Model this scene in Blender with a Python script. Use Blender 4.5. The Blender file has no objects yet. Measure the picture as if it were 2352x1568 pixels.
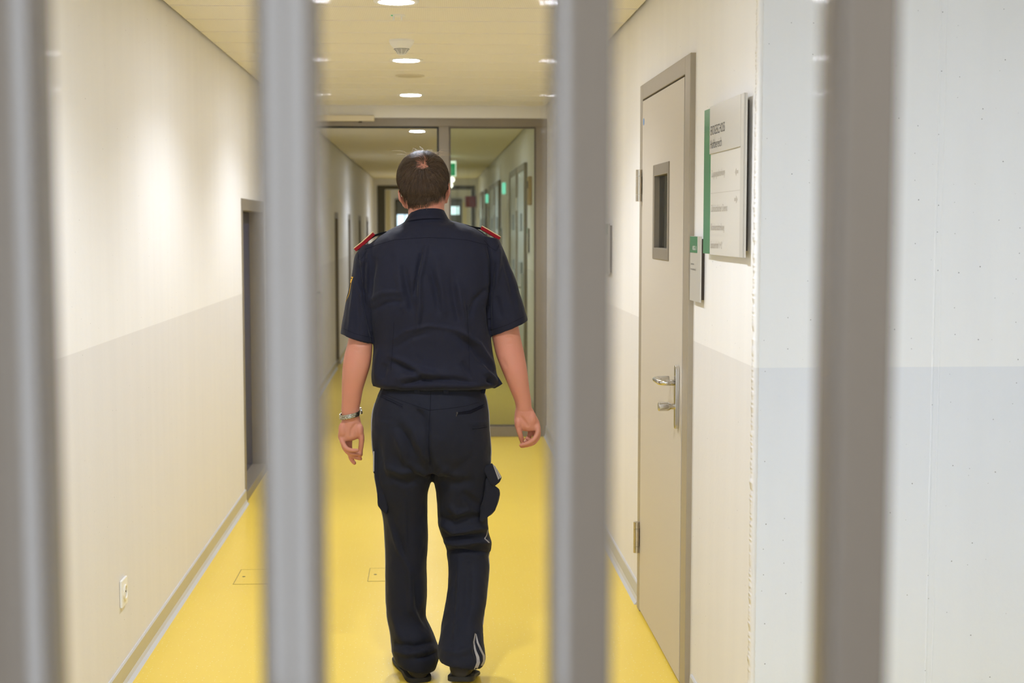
import bpy, bmesh, math, random
import numpy as np
from mathutils import Vector, Matrix, noise
from mathutils.bvhtree import BVHTree

random.seed(7)
rng = np.random.default_rng(7)
scn = bpy.context.scene
COL = scn.collection

# ------------------------------------------------------------------ camera
W, H = 2352, 1568
FPX = 3330.0
CAM = np.array([0.0, 0.0, 1.54])
PITCH = math.atan(264 / FPX)
YAW = math.atan(186 / FPX * math.cos(PITCH))
Fv = np.array([math.sin(YAW) * math.cos(PITCH), math.cos(YAW) * math.cos(PITCH), -math.sin(PITCH)])
Rv = np.array([math.cos(YAW), -math.sin(YAW), 0.0])
Uv = np.cross(Rv, Fv)

def ray(px, py):
    return Fv + Rv * ((px - W / 2) / FPX) + Uv * (-(py - H / 2) / FPX)
def atY(px, py, Y):
    d = ray(px, py); return CAM + d * (Y / d[1])
def atX(px, py, X):
    d = ray(px, py); return CAM + d * (X / d[0])
def atZ(px, py, Z):
    d = ray(px, py); return CAM + d * ((Z - CAM[2]) / d[2])
def proj(p):
    v = np.asarray(p) - CAM
    f = v @ Fv
    return np.stack([W / 2 + FPX * (v @ Rv) / f, H / 2 - FPX * (v @ Uv) / f], -1)

cam_data = bpy.data.cameras.new('camera')
cam = bpy.data.objects.new('camera', cam_data); COL.objects.link(cam)
cam_data.sensor_width = 36.0
cam_data.lens = FPX / W * 36.0
M = Matrix(((Rv[0], Uv[0], -Fv[0], 0), (Rv[1], Uv[1], -Fv[1], 0), (Rv[2], Uv[2], -Fv[2], CAM[2]), (0, 0, 0, 1)))
cam.matrix_world = M
cam_data.clip_start = 0.05
cam_data.dof.use_dof = True
cam_data.dof.focus_distance = 4.82
cam_data.dof.aperture_fstop = 4.2
scn.camera = cam
scn.view_settings.view_transform = 'Standard'
scn.view_settings.look = 'None'
scn.view_settings.gamma = 1.0
scn.view_settings.use_curve_mapping = False
scn.view_settings.exposure = 0.36

# ------------------------------------------------------------------ materials
def srgb(r, g, b):
    def f(c):
        c /= 255.0
        return c / 12.92 if c <= 0.04045 else ((c + 0.055) / 1.055) ** 2.4
    return (f(r), f(g), f(b), 1.0)

MATS = {}
def mat(name, color, rough=0.6, metal=0.0, spec=0.5, coat=0.0, coat_rough=0.1, sheen=0.0, noise_scale=None, noise_amt=0.06,
        bump=0.0, bump_scale=200.0, emit=None, emit_strength=0.0, sss=0.0, transmission=0.0):
    m = bpy.data.materials.new(name); m.use_nodes = True
    nt = m.node_tree; b = nt.nodes['Principled BSDF']
    b.inputs['Base Color'].default_value = color
    b.inputs['Roughness'].default_value = rough
    b.inputs['Metallic'].default_value = metal
    b.inputs['Specular IOR Level'].default_value = spec
    b.inputs['Coat Weight'].default_value = coat
    b.inputs['Coat Roughness'].default_value = coat_rough
    b.inputs['Sheen Weight'].default_value = sheen
    b.inputs['Transmission Weight'].default_value = transmission
    if sss:
        b.inputs['Subsurface Weight'].default_value = sss
        b.inputs['Subsurface Radius'].default_value = (1.0, 0.35, 0.2)
        b.inputs['Subsurface Scale'].default_value = 0.006
    if emit:
        b.inputs['Emission Color'].default_value = emit
        b.inputs['Emission Strength'].default_value = emit_strength
    tc = None
    if noise_scale or bump:
        tc = nt.nodes.new('ShaderNodeTexCoord')
    if noise_scale:
        n = nt.nodes.new('ShaderNodeTexNoise'); n.inputs['Scale'].default_value = noise_scale
        n.inputs['Detail'].default_value = 4
        nt.links.new(tc.outputs['Object'], n.inputs['Vector'])
        mx = nt.nodes.new('ShaderNodeMix'); mx.data_type = 'RGBA'
        mx.inputs['A'].default_value = tuple(c * (1 - noise_amt) for c in color[:3]) + (1,)
        mx.inputs['B'].default_value = tuple(min(1, c * (1 + noise_amt)) for c in color[:3]) + (1,)
        nt.links.new(n.outputs['Fac'], mx.inputs['Factor'])
        nt.links.new(mx.outputs['Result'], b.inputs['Base Color'])
    if bump:
        n2 = nt.nodes.new('ShaderNodeTexNoise'); n2.inputs['Scale'].default_value = bump_scale
        n2.inputs['Detail'].default_value = 3
        nt.links.new(tc.outputs['Object'], n2.inputs['Vector'])
        bp = nt.nodes.new('ShaderNodeBump'); bp.inputs['Strength'].default_value = bump
        bp.inputs['Distance'].default_value = 0.002
        nt.links.new(n2.outputs['Fac'], bp.inputs['Height'])
        nt.links.new(bp.outputs['Normal'], b.inputs['Normal'])
    MATS[name] = m
    return m

DADO = 1.172
def wall_material(name, upper, lower, speck=0.5):
    m = mat(name, upper, rough=0.62, spec=0.35)
    nt = m.node_tree; b = nt.nodes['Principled BSDF']; L = nt.links.new
    geo = nt.nodes.new('ShaderNodeNewGeometry')
    sep = nt.nodes.new('ShaderNodeSeparateXYZ'); L(geo.outputs['Position'], sep.inputs[0])
    cmp = nt.nodes.new('ShaderNodeMath'); cmp.operation = 'LESS_THAN'; cmp.inputs[1].default_value = DADO
    L(sep.outputs['Z'], cmp.inputs[0])
    # faint vertical streaks of the cast concrete under the paint
    mp = nt.nodes.new('ShaderNodeMapping'); mp.inputs['Scale'].default_value = (5, 5, 0.35)
    L(geo.outputs['Position'], mp.inputs['Vector'])
    ns = nt.nodes.new('ShaderNodeTexNoise'); ns.inputs['Scale'].default_value = 2.2; ns.inputs['Detail'].default_value = 5
    L(mp.outputs['Vector'], ns.inputs['Vector'])
    rmp = nt.nodes.new('ShaderNodeMapRange'); rmp.inputs['To Min'].default_value = 0.955; rmp.inputs['To Max'].default_value = 1.035
    L(ns.outputs['Fac'], rmp.inputs['Value'])
    mx = nt.nodes.new('ShaderNodeMix'); mx.data_type = 'RGBA'
    mx.inputs['A'].default_value = upper; mx.inputs['B'].default_value = lower
    L(cmp.outputs[0], mx.inputs['Factor'])
    ml = nt.nodes.new('ShaderNodeMix'); ml.data_type = 'RGBA'; ml.blend_type = 'MULTIPLY'; ml.inputs['Factor'].default_value = 1
    L(mx.outputs['Result'], ml.inputs['A']); L(rmp.outputs['Result'], ml.inputs['B'])
    # small dark air holes in the concrete
    vo = nt.nodes.new('ShaderNodeTexVoronoi'); vo.voronoi_dimensions = '2D'; vo.inputs['Scale'].default_value = 18.0
    ax = nt.nodes.new('ShaderNodeMath'); ax.operation = 'ADD'; L(sep.outputs['X'], ax.inputs[0]); L(sep.outputs['Y'], ax.inputs[1])
    cbx = nt.nodes.new('ShaderNodeCombineXYZ'); L(ax.outputs[0], cbx.inputs['X']); L(sep.outputs['Z'], cbx.inputs['Y'])
    L(cbx.outputs[0], vo.inputs['Vector'])
    lt = nt.nodes.new('ShaderNodeMath'); lt.operation = 'LESS_THAN'
    sepc = nt.nodes.new('ShaderNodeSeparateColor'); L(vo.outputs['Color'], sepc.inputs[0])
    thr = nt.nodes.new('ShaderNodeMapRange'); thr.inputs['From Min'].default_value = 1 - 0.6 * speck; thr.inputs['To Max'].default_value = 0.028
    L(sepc.outputs['Red'], thr.inputs['Value'])
    L(vo.outputs['Distance'], lt.inputs[0]); L(thr.outputs['Result'], lt.inputs[1])
    m3 = nt.nodes.new('ShaderNodeMix'); m3.data_type = 'RGBA'; m3.inputs['B'].default_value = srgb(120, 120, 122)
    L(lt.outputs[0], m3.inputs['Factor']); L(ml.outputs['Result'], m3.inputs['A'])
    L(m3.outputs['Result'], b.inputs['Base Color'])
    n2 = nt.nodes.new('ShaderNodeTexNoise'); n2.inputs['Scale'].default_value = 60; n2.inputs['Detail'].default_value = 4
    L(geo.outputs['Position'], n2.inputs['Vector'])
    bp = nt.nodes.new('ShaderNodeBump'); bp.inputs['Strength'].default_value = 0.12; bp.inputs['Distance'].default_value = 0.004
    L(n2.outputs['Fac'], bp.inputs['Height']); L(bp.outputs['Normal'], b.inputs['Normal'])
    return m

wall_mat = wall_material('painted_concrete_wall', (0.84, 0.825, 0.81, 1), (0.745, 0.725, 0.71, 1), 0.25)
jog_mat = wall_material('painted_concrete_wall_pitted', (0.82, 0.83, 0.845, 1), (0.735, 0.76, 0.81, 1), 1.0)
white_mat = mat('white_paint', (0.78, 0.76, 0.72, 1), 0.6)

def floor_material():
    m = mat('yellow_rubber_floor', (0.86, 0.60, 0.055, 1), rough=0.30, spec=0.5)
    nt = m.node_tree; b = nt.nodes['Principled BSDF']; L = nt.links.new
    geo = nt.nodes.new('ShaderNodeNewGeometry')
    vo = nt.nodes.new('ShaderNodeTexVoronoi'); vo.voronoi_dimensions = '2D'; vo.inputs['Scale'].default_value = 46
    L(geo.outputs['Position'], vo.inputs['Vector'])
    sepc = nt.nodes.new('ShaderNodeSeparateColor'); L(vo.outputs['Color'], sepc.inputs[0])
    thr = nt.nodes.new('ShaderNodeMapRange'); thr.inputs['From Min'].default_value = 0.30; thr.inputs['To Max'].default_value = 0.105
    L(sepc.outputs['Red'], thr.inputs['Value'])
    lt = nt.nodes.new('ShaderNodeMath'); lt.operation = 'LESS_THAN'
    L(vo.outputs['Distance'], lt.inputs[0]); L(thr.outputs['Result'], lt.inputs[1])
    n = nt.nodes.new('ShaderNodeTexNoise'); n.inputs['Scale'].default_value = 3; n.inputs['Detail'].default_value = 5
    L(geo.outputs['Position'], n.inputs['Vector'])
    base = nt.nodes.new('ShaderNodeMix'); base.data_type = 'RGBA'
    base.inputs['A'].default_value = (0.79, 0.565, 0.068, 1); base.inputs['B'].default_value = (0.83, 0.605, 0.085, 1)
    L(n.outputs['Fac'], base.inputs['Factor'])
    mx = nt.nodes.new('ShaderNodeMix'); mx.data_type = 'RGBA'; mx.inputs['B'].default_value = (0.86, 0.78, 0.45, 1)
    L(lt.outputs[0], mx.inputs['Factor']); L(base.outputs['Result'], mx.inputs['A'])
    L(mx.outputs['Result'], b.inputs['Base Color'])
    return m
floor_mat = floor_material()

def ceiling_material():
    m = mat('perforated_ceiling_panel', (0.74, 0.70, 0.60, 1), rough=0.55, spec=0.4)
    nt = m.node_tree; b = nt.nodes['Principled BSDF']; L = nt.links.new
    geo = nt.nodes.new('ShaderNodeNewGeometry')
    sc = nt.nodes.new('ShaderNodeVectorMath'); sc.operation = 'SCALE'; sc.inputs['Scale'].default_value = 1 / 0.0075
    L(geo.outputs['Position'], sc.inputs[0])
    fr = nt.nodes.new('ShaderNodeVectorMath'); fr.operation = 'FRACTION'; L(sc.outputs[0], fr.inputs[0])
    sb = nt.nodes.new('ShaderNodeVectorMath'); sb.operation = 'SUBTRACT'; sb.inputs[1].default_value = (0.5, 0.5, 0.5); L(fr.outputs[0], sb.inputs[0])
    ml = nt.nodes.new('ShaderNodeVectorMath'); ml.operation = 'MULTIPLY'; ml.inputs[1].default_value = (1, 1, 0); L(sb.outputs[0], ml.inputs[0])
    ln = nt.nodes.new('ShaderNodeVectorMath'); ln.operation = 'LENGTH'; L(ml.outputs[0], ln.inputs[0])
    lt = nt.nodes.new('ShaderNodeMath'); lt.operation = 'LESS_THAN'; lt.inputs[1].default_value = 0.2; L(ln.outputs['Value'], lt.inputs[0])
    mx = nt.nodes.new('ShaderNodeMix'); mx.data_type = 'RGBA'
    mx.inputs['A'].default_value = (0.83, 0.79, 0.69, 1); mx.inputs['B'].default_value = (0.66, 0.61, 0.50, 1)
    sn = nt.nodes.new('ShaderNodeSeparateXYZ'); L(geo.outputs['Normal'], sn.inputs[0])
    ab = nt.nodes.new('ShaderNodeMath'); ab.operation = 'ABSOLUTE'; L(sn.outputs['Z'], ab.inputs[0])
    gt = nt.nodes.new('ShaderNodeMath'); gt.operation = 'GREATER_THAN'; gt.inputs[1].default_value = 0.95; L(ab.outputs[0], gt.inputs[0])
    mm = nt.nodes.new('ShaderNodeMath'); mm.operation = 'MULTIPLY'; L(lt.outputs[0], mm.inputs[0]); L(gt.outputs[0], mm.inputs[1])
    L(mm.outputs[0], mx.inputs['Factor']); L(mx.outputs['Result'], b.inputs['Base Color'])
    return m
ceil_mat = ceiling_material()

frame_mat = mat('taupe_metal_paint', srgb(134, 124, 108), 0.42, spec=0.4, noise_scale=40, noise_amt=0.04)
leaf_mat = mat('greige_door_laminate', srgb(198, 189, 174), 0.5, spec=0.4, bump=0.05, bump_scale=500)
bar_mat = mat('grey_bar_paint', srgb(108, 96, 82), 0.55, spec=0.25, coat=0.5, coat_rough=0.06)
steel_mat = mat('brushed_steel', (0.62, 0.60, 0.56, 1), 0.22, metal=1.0)
hinge_mat = mat('satin_hinge_steel', (0.50, 0.45, 0.36, 1), 0.34, metal=1.0)
dark_metal = mat('dark_metal', srgb(58, 54, 48), 0.5, metal=0.2)
black_rubber = mat('black_rubber', (0.012, 0.012, 0.011, 1), 0.6)
blue_dark = mat('dark_slate_glazing', srgb(60, 66, 94), 0.18, spec=0.6)
plinth_mat = mat('grey_linoleum_skirting', srgb(190, 181, 150), 0.45, noise_scale=8, noise_amt=0.05)
plinth_edge = mat('pale_skirting_edge', srgb(198, 198, 200), 0.4)
plinth_mat_r = mat('light_grey_skirting', srgb(186, 186, 184), 0.45)
plastic_white = mat('white_plastic', (0.82, 0.81, 0.77, 1), 0.35)
socket_cream = mat('cream_plastic', (0.80, 0.76, 0.66, 1), 0.3)
alu_sign = mat('satin_aluminium_sign', srgb(194, 189, 179), 0.4, spec=0.5, coat=0.3, coat_rough=0.2)
alu_sign_low = mat('pale_sign_board', srgb(212, 207, 197), 0.4, coat=0.3, coat_rough=0.2)
sign_green = mat('sign_green', srgb(8, 120, 66), 0.32, coat=0.3)
sign_back = mat('sign_backing', srgb(70, 58, 44), 0.6)
ink = mat('dark_sign_ink', srgb(70, 66, 60), 0.6)
ink_soft = mat('grey_sign_ink', srgb(172, 164, 151), 0.6)
ink_white = mat('white_sign_ink', (0.8, 0.8, 0.78, 1), 0.6)
blue_dot = mat('blue_sticker', srgb(70, 130, 200), 0.5)
plenum_mat = mat('dark_plenum', (0.05, 0.045, 0.035, 1), 0.9)
cell_door_mat = mat('grey_blue_steel_door', srgb(186, 194, 196), 0.4, spec=0.5, coat=0.3, coat_rough=0.15)
cell_panel_mat = mat('pale_steel_hatch', srgb(150, 158, 164), 0.35)
red_sign_mat = mat('red_sign', srgb(118, 26, 28), 0.5)
window_light = mat('bright_daylight_pane', (0.6, 0.8, 1, 1), 0.4, emit=(0.62, 0.84, 1.0, 1), emit_strength=1.1)
exit_green = mat('exit_sign_green', srgb(30, 150, 95), 0.4, emit=srgb(40, 190, 125), emit_strength=0.3)
exit_white = mat('exit_sign_white', (0.85, 0.9, 0.88, 1), 0.4, emit=(0.8, 1, 0.92, 1), emit_strength=0.75)
lamp_mat = mat('led_diffuser', (0.9, 0.9, 0.9, 1), 0.4, emit=(0.92, 0.97, 1.08, 1), emit_strength=135.0)
fill_panel_mat = mat('fill_panel_diffuser', (0.9, 0.9, 0.9, 1), 0.4, emit=(0.82, 0.91, 1.04, 1), emit_strength=13.5)  # glow of the added panels in the front space
reflection_soft = mat('reflection_dome_glow', (0.9, 0.9, 0.9, 1), 0.4, emit=(1.0, 0.97, 0.92, 1), emit_strength=2.2)  # glow of the domes that stand for reflections
grille_dark = mat('detector_slots', (0.06, 0.055, 0.05, 1), 0.8)

def glass_material(name, tint):
    m = bpy.data.materials.new(name); m.use_nodes = True
    nt = m.node_tree; nt.nodes.clear(); L = nt.links.new
    out = nt.nodes.new('ShaderNodeOutputMaterial')
    tr = nt.nodes.new('ShaderNodeBsdfTransparent'); tr.inputs['Color'].default_value = tint
    gl = nt.nodes.new('ShaderNodeBsdfGlossy'); gl.inputs['Roughness'].default_value = 0.02
    fr = nt.nodes.new('ShaderNodeFresnel'); fr.inputs['IOR'].default_value = 1.45
    mx = nt.nodes.new('ShaderNodeMixShader')
    L(fr.outputs[0], mx.inputs[0]); L(tr.outputs[0], mx.inputs[1]); L(gl.outputs[0], mx.inputs[2]); L(mx.outputs[0], out.inputs[0])
    return m
glass_mat = glass_material('green_tinted_glass', (0.90, 0.94, 0.86, 1))
door_glass = glass_material('door_window_glass', (0.55, 0.62, 0.58, 1))

# ------------------------------------------------------------------ mesh helpers
LOC = {}
def tag(o, label=None, cat=None, group=None, kind=None):
    if label: o['label'] = label
    if cat: o['category'] = cat
    if group: o['group'] = group
    if kind: o['kind'] = kind
    return o

def empty(name, loc, label=None, cat=None, group=None, kind=None):
    o = bpy.data.objects.new(name, None); COL.objects.link(o)
    o.empty_display_size = 0.1
    o.location = Vector(loc); LOC[o.name] = Vector(loc)
    return tag(o, label, cat, group, kind)

def link_mesh(name, me, material=None, parent=None, smooth=False):
    o = bpy.data.objects.new(name, me); COL.objects.link(o)
    if material is not None:
        for mm in (material if isinstance(material, (list, tuple)) else [material]): me.materials.append(mm)
    if smooth:
        me.polygons.foreach_set('use_smooth', [True] * len(me.polygons))
    LOC[o.name] = Vector((0, 0, 0))
    if parent is not None:
        off = LOC[parent.name]
        o.parent = parent
        if off.length > 0: me.transform(Matrix.Translation(-off))
        LOC[o.name] = off
    return o

def recentre(o):
    """give a lone mesh thing an origin at the middle of its base"""
    me = o.data
    co = np.zeros(len(me.vertices) * 3); me.vertices.foreach_get('co', co); co = co.reshape(-1, 3)
    c = (co.min(0) + co.max(0)) / 2; c[2] = co[:, 2].min()
    me.transform(Matrix.Translation(-Vector(c))); o.location = Vector(c); LOC[o.name] = Vector(c)
    return o

class MB:
    def __init__(s): s.v = []; s.f = []; s.mi = []; s.cur = 0
    def add(s, verts, faces):
        n = len(s.v); s.v += [tuple(map(float, v)) for v in verts]
        for f in faces: s.f.append(tuple(i + n for i in f)); s.mi.append(s.cur)
        return s
    def box(s, x0, x1, y0, y1, z0, z1):
        v = [(x0, y0, z0), (x1, y0, z0), (x1, y1, z0), (x0, y1, z0), (x0, y0, z1), (x1, y0, z1), (x1, y1, z1), (x0, y1, z1)]
        return s.add(v, [(0, 3, 2, 1), (4, 5, 6, 7), (0, 1, 5, 4), (1, 2, 6, 5), (2, 3, 7, 6), (3, 0, 4, 7)])
    def tube(s, pts, rad, seg=12, caps=True):
        pts = [np.array(p, float) for p in pts]
        if not hasattr(rad, '__len__'): rad = [rad] * len(pts)
        rings = []; prev = None
        for i, p in enumerate(pts):
            t = pts[min(i + 1, len(pts) - 1)] - pts[max(i - 1, 0)]
            t /= (np.linalg.norm(t) + 1e-12)
            if prev is None:
                a = np.array([0, 0, 1.0]) if abs(t[2]) < 0.9 else np.array([1.0, 0, 0])
            else: a = prev
            u = a - t * (a @ t); u /= np.linalg.norm(u); prev = u
            w = np.cross(t, u)
            rings.append([p + rad[i] * (math.cos(2 * math.pi * k / seg) * u + math.sin(2 * math.pi * k / seg) * w) for k in range(seg)])
        return s.rings(rings, caps)
    def rings(s, rings, caps=True):
        n = len(rings[0]); v = [q for r in rings for q in r]; f = []
        for i in range(len(rings) - 1):
            for k in range(n):
                f.append((i * n + k, i * n + (k + 1) % n, (i + 1) * n + (k + 1) % n, (i + 1) * n + k))
        if caps:
            f.append(tuple(range(n - 1, -1, -1))); b = (len(rings) - 1) * n
            f.append(tuple(range(b, b + n)))
        return s.add(v, f)
    def cyl(s, c0, c1, r, seg=24): return s.tube([c0, c1], r, seg)
    def lathe(s, c, prof, seg=40):
        """profile of (radius, z) about a vertical axis through c"""
        rings = [[(c[0] + max(r, 1e-4) * math.cos(2 * math.pi * k / seg), c[1] + max(r, 1e-4) * math.sin(2 * math.pi * k / seg), c[2] + z) for k in range(seg)] for r, z in prof]
        return s.rings(rings, True)
    def prism(s, poly, ax, d0, d1):
        """extrude a 2-D polygon along axis ax (0 = x: poly is (y,z); 1 = y: (x,z); 2 = z: (x,y))"""
        def mk(p, d):
            return (d, p[0], p[1]) if ax == 0 else ((p[0], d, p[1]) if ax == 1 else (p[0], p[1], d))
        n = len(poly); v = [mk(p, d0) for p in poly] + [mk(p, d1) for p in poly]
        f = [tuple(range(n)), tuple(range(2 * n - 1, n - 1, -1))] + [(i, i + n, (i + 1) % n + n, (i + 1) % n) for i in range(n)]
        return s.add(v, f)
    def mesh(s, name):
        me = bpy.data.meshes.new(name); me.from_pydata(s.v, [], s.f); me.update()
        bm = bmesh.new(); bm.from_mesh(me); bmesh.ops.recalc_face_normals(bm, faces=bm.faces); bm.to_mesh(me); bm.free()
        if any(s.mi): me.polygons.foreach_set('material_index', s.mi)
        return me
    def build(s, name, material, parent=None, smooth=False, bevel=0.0, seg=2):
        o = link_mesh(name, s.mesh(name), material, parent, smooth)
        if bevel:
            b = o.modifiers.new('bevel', 'BEVEL'); b.width = bevel; b.segments = seg; b.limit_method = 'ANGLE'; b.angle_limit = math.radians(40)
            o.data.polygons.foreach_set('use_smooth', [True] * len(o.data.polygons))
            try: b.harden_normals = True
            except Exception: pass
        elif smooth == 'auto' or smooth:
            pass
        return o

def box(name, material, x0, x1, y0, y1, z0, z1, parent=None, bevel=0.0):
    return MB().box(x0, x1, y0, y1, z0, z1).build(name, material, parent, bevel=bevel)

def struct(o): o['kind'] = 'structure'; return o

def text_mesh(name, body, material, parent, origin, xdir, ydir, height, width=None, depth=0.0006, align='LEFT', bold=0.0):
    cu = bpy.data.curves.new(name, 'FONT'); cu.body = body; cu.size = 1.0; cu.extrude = 0.0; cu.align_x = align
    cu.offset = bold
    o = bpy.data.objects.new(name, cu); COL.objects.link(o)
    bpy.context.view_layer.update()
    me = bpy.data.meshes.new_from_object(o.evaluated_get(bpy.context.evaluated_depsgraph_get()))
    bpy.data.objects.remove(o); bpy.data.curves.remove(cu)
    n = len(me.vertices); co = np.zeros(n * 3); me.vertices.foreach_get('co', co); co = co.reshape(-1, 3)
    cap = 0.70
    sy = height / cap
    w0 = co[:, 0].max() - co[:, 0].min()
    sx = (width / w0) if width else sy
    xd, yd = np.array(xdir, float), np.array(ydir, float); nd = np.cross(xd, yd)
    out = np.array(origin)[None] + (co[:, :1] - (co[:, 0].min() if align == 'LEFT' else 0)) * sx * xd + co[:, 1:2] * sy * yd + nd * depth
    me.vertices.foreach_set('co', out.ravel()); me.update()
    me.materials.clear()
    return link_mesh(name, me, material, parent)

# ------------------------------------------------------------------ the setting
XL, XR = -1.04, 0.845
YP = 10.55            # glass partition
YE = 26.5             # far end of the corridor
YJ = 3.73             # wall jogs out here
ZC = 2.405
XS = 2.45             # side wall of the front space
YB = -2.6

struct(box('floor', floor_mat, XL - 0.2, XS + 0.2, 2.6, 33.0, -0.10, 0.0))
struct(box('floor_front', mat('brown_grey_floor', (0.27, 0.25, 0.22, 1), 0.5, noise_scale=6), XL - 0.2, XS + 0.2, YB - 0.2, 2.5995, -0.10, 0.0))  # unseen floor; brown-grey tone made up to steer the bounce on wall and bars

# ceiling: metal panels laid across, each with a chamfered edge and a fine gap
pitch = 0.385
cb = MB(); y = 5.83 - pitch * 23
holes = []
while y < YP - 0.02 - 0.001:
    y1 = min(y + pitch, YP - 0.02)
    g = 0.0003; c = 0.005
    x1 = XR - 0.018 if y > YJ - 0.05 else XS - 0.02
    prof = [(y + g, ZC + 0.03), (y + g, ZC - 0.0028), (y + g + 0.003, ZC - 0.003), (y + g + 0.0045, ZC), (y1 - g, ZC), (y1 - g, ZC + 0.03)]
    cb.prism(prof, 0, XL + 0.018, x1)
    y = y1
y = YP + 0.08
while y < YE - 0.01:
    y1 = min(y + pitch, YE - 0.005)
    g = 0.0016; c = 0.004
    prof = [(y + g, ZC + 0.03), (y + g, ZC + c), (y + g + c, ZC), (y1 - g - c, ZC), (y1 - g, ZC + c), (y1 - g, ZC + 0.03)]
    cb.prism(prof, 0, XL + 0.018, XR - 0.018)
    y = y1
struct(cb.build('ceiling', ceil_mat))
struct(box('ceiling_slab', plenum_mat, XL - 0.2, XS + 0.2, YB - 0.2, 33.0, ZC + 0.035, ZC + 0.2))

# left wall with five low niches
niches = [(8.05, 9.15), (15.8, 16.35), (18.35, 18.85), (21.0, 21.6), (23.5, 24.2)]
NZ = 1.695; ND = 0.115; ZW = ZC + 0.034
wl = MB(); y = YB
for a, b_ in niches:
    wl.box(XL - 0.16, XL, y, a, 0, ZW)
    wl.box(XL - 0.16, XL, a, b_, NZ, ZW)
    y = b_
wl.box(XL - 0.16, XL, y, 33.0, 0, ZW)
struct(wl.build('wall_left', wall_mat))
for i, (a, b_) in enumerate(niches):
    d = empty('door_%d' % (i + 2), (XL - 0.08, (a + b_) / 2, 0), kind='structure')
    f = MB(); t = 0.055
    f.box(XL - ND, XL + 0.004, a, a + t, 0.0, NZ).box(XL - ND, XL + 0.004, b_ - t, b_, 0.0, NZ)
    f.box(XL - ND, XL + 0.004, a + t, b_ - t, NZ - t - 0.012, NZ).box(XL - ND, XL + 0.004, a + t, b_ - t, 0.0, t)
    f.build('door_frame', frame_mat, d, bevel=0.003)
    l = MB(); l.box(XL - ND - 0.02, XL - ND + 0.03, a + t, b_ - t, t, NZ - t - 0.012).build('door_panel', blue_dark, d, bevel=0.003)
    h = MB(); h.box(XL - ND + 0.03, XL - ND + 0.04, a + t + 0.05, a + t + 0.09, 0.80, 0.98).build('door_lock', dark_metal, d, bevel=0.002)

# right wall of the corridor, opening for the near door
D0, D1, DZ = 4.71, 5.70, 2.045
wr = MB()
wr.box(XR, XR + 0.14, YJ, D0, 0, ZW).box(XR, XR + 0.14, D1, 33.0, 0, ZW).box(XR, XR + 0.14, D0, D1, DZ, ZW)
struct(wr.build('wall_right', wall_mat))
struct(box('wall_front', jog_mat, XR + 0.0005, XS + 0.1, YJ - 0.0004, YJ + 0.14, 0, ZW))
struct(box('wall_side', jog_mat, XS, XS + 0.14, YB, YJ, 0, ZW))
# rear wall, with the daylight window
wb = MB(); wx0, wx1, wz0, wz1 = -0.98, 0.12, 0.12, 2.32
wb.box(XL, wx0, YB - 0.15, YB, 0, ZW).box(wx1, XS, YB - 0.15, YB, 0, ZW).box(wx0, wx1, YB - 0.15, YB, 0, wz0).box(wx0, wx1, YB - 0.15, YB, wz1, ZW)
struct(wb.build('wall_back', jog_mat))
wf = MB(); t = 0.05
wf.box(wx0, wx1, YB - 0.11, YB - 0.05, wz0, wz0 + t).box(wx0, wx1, YB - 0.11, YB - 0.05, wz1 - t, wz1)
for x in (wx0, (wx0 + wx1) / 2 - t / 2, wx1 - t): wf.box(x, x + t, YB - 0.11, YB - 0.05, wz0 + t, wz1 - t)
struct(wf.build('window_1', frame_mat, bevel=0.004))
# vertical joint in the jogging wall: two slightly ragged ridges of filler
jx = atY(2143, 800, YJ)[0]
jb = MB()
for off, wd in ((0.0, 0.004), (0.017, 0.002)):
    rings = []
    for k in range(401):
        z = 0.0 + 2.40 * k / 400
        x = jx + off + 0.003 * noise.noise(Vector((off * 50, 0, z * 2.5))) + 0.0012 * noise.noise(Vector((off * 9, 3, z * 60)))
        w = wd * (1 + 0.35 * noise.noise(Vector((1, off, z * 30)))); h = 0.0011
        rings.append([(x - w, YJ, z), (x - w * .3, YJ - h, z), (x + w * .5, YJ - h * .8, z), (x + w, YJ, z)])
    jb.rings(rings)
struct(jb.build('trim_1', jog_mat, smooth=True))
# ragged plaster bead along the wall corner
cbd = MB(); rings = []
for k in range(801):
    z = 2.40 * k / 800
    a = 0.0015 + 0.0005 * noise.noise(Vector((0, 0, z * 25))) + 0.0007 * noise.noise(Vector((5, 0, z * 110)))
    b_ = 0.040 + 0.014 * noise.noise(Vector((7, 2, z * 40))) + 0.010 * noise.noise(Vector((3, 2, z * 150)))
    rings.append([(XR - a, YJ + b_, z), (XR - a, YJ - 0.001, z), (XR + 0.004, YJ - a * .8, z), (XR + 0.012, YJ, z), (XR + 0.006, YJ + b_, z)])
cbd.rings(rings)
struct(cbd.build('trim_2', wall_mat, smooth=True))

# skirtings: body, pale top edge and pale foot lip
def skirting(name, side, x, y0, y1, body, h=0.082):
    s = 1 if side == 'L' else -1
    o = empty(name, (x, (y0 + y1) / 2, 0), kind='structure')
    prof = [(x, 0), (x + s * 0.010, 0), (x + s * 0.007, h - 0.006), (x, h - 0.004)]
    MB().prism([(p[0], p[1]) for p in prof], 1, y0, y1).build('skirting_board', body, o)
    MB().prism([(x, h - 0.006), (x + s * 0.0072, h - 0.006), (x + s * 0.004, h), (x, h)], 1, y0, y1).build('top_edge', plinth_edge, o)
    MB().prism([(x + s * 0.007, 0), (x + s * 0.023, 0), (x + s * 0.021, 0.003), (x + s * 0.013, 0.011), (x + s * 0.0095, 0.026), (x + s * 0.007, 0.026)], 1, y0, y1).build('foot_lip', plinth_edge, o)
    return o
prev = YB
ks = 1
for a, b_ in niches + [(YE, YE)]:
    skirting('baseboard_left' if ks == 1 else 'baseboard_left_%d' % ks, 'L', XL, prev, a if a < YE else YE, plinth_mat); prev = b_; ks += 1
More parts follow.
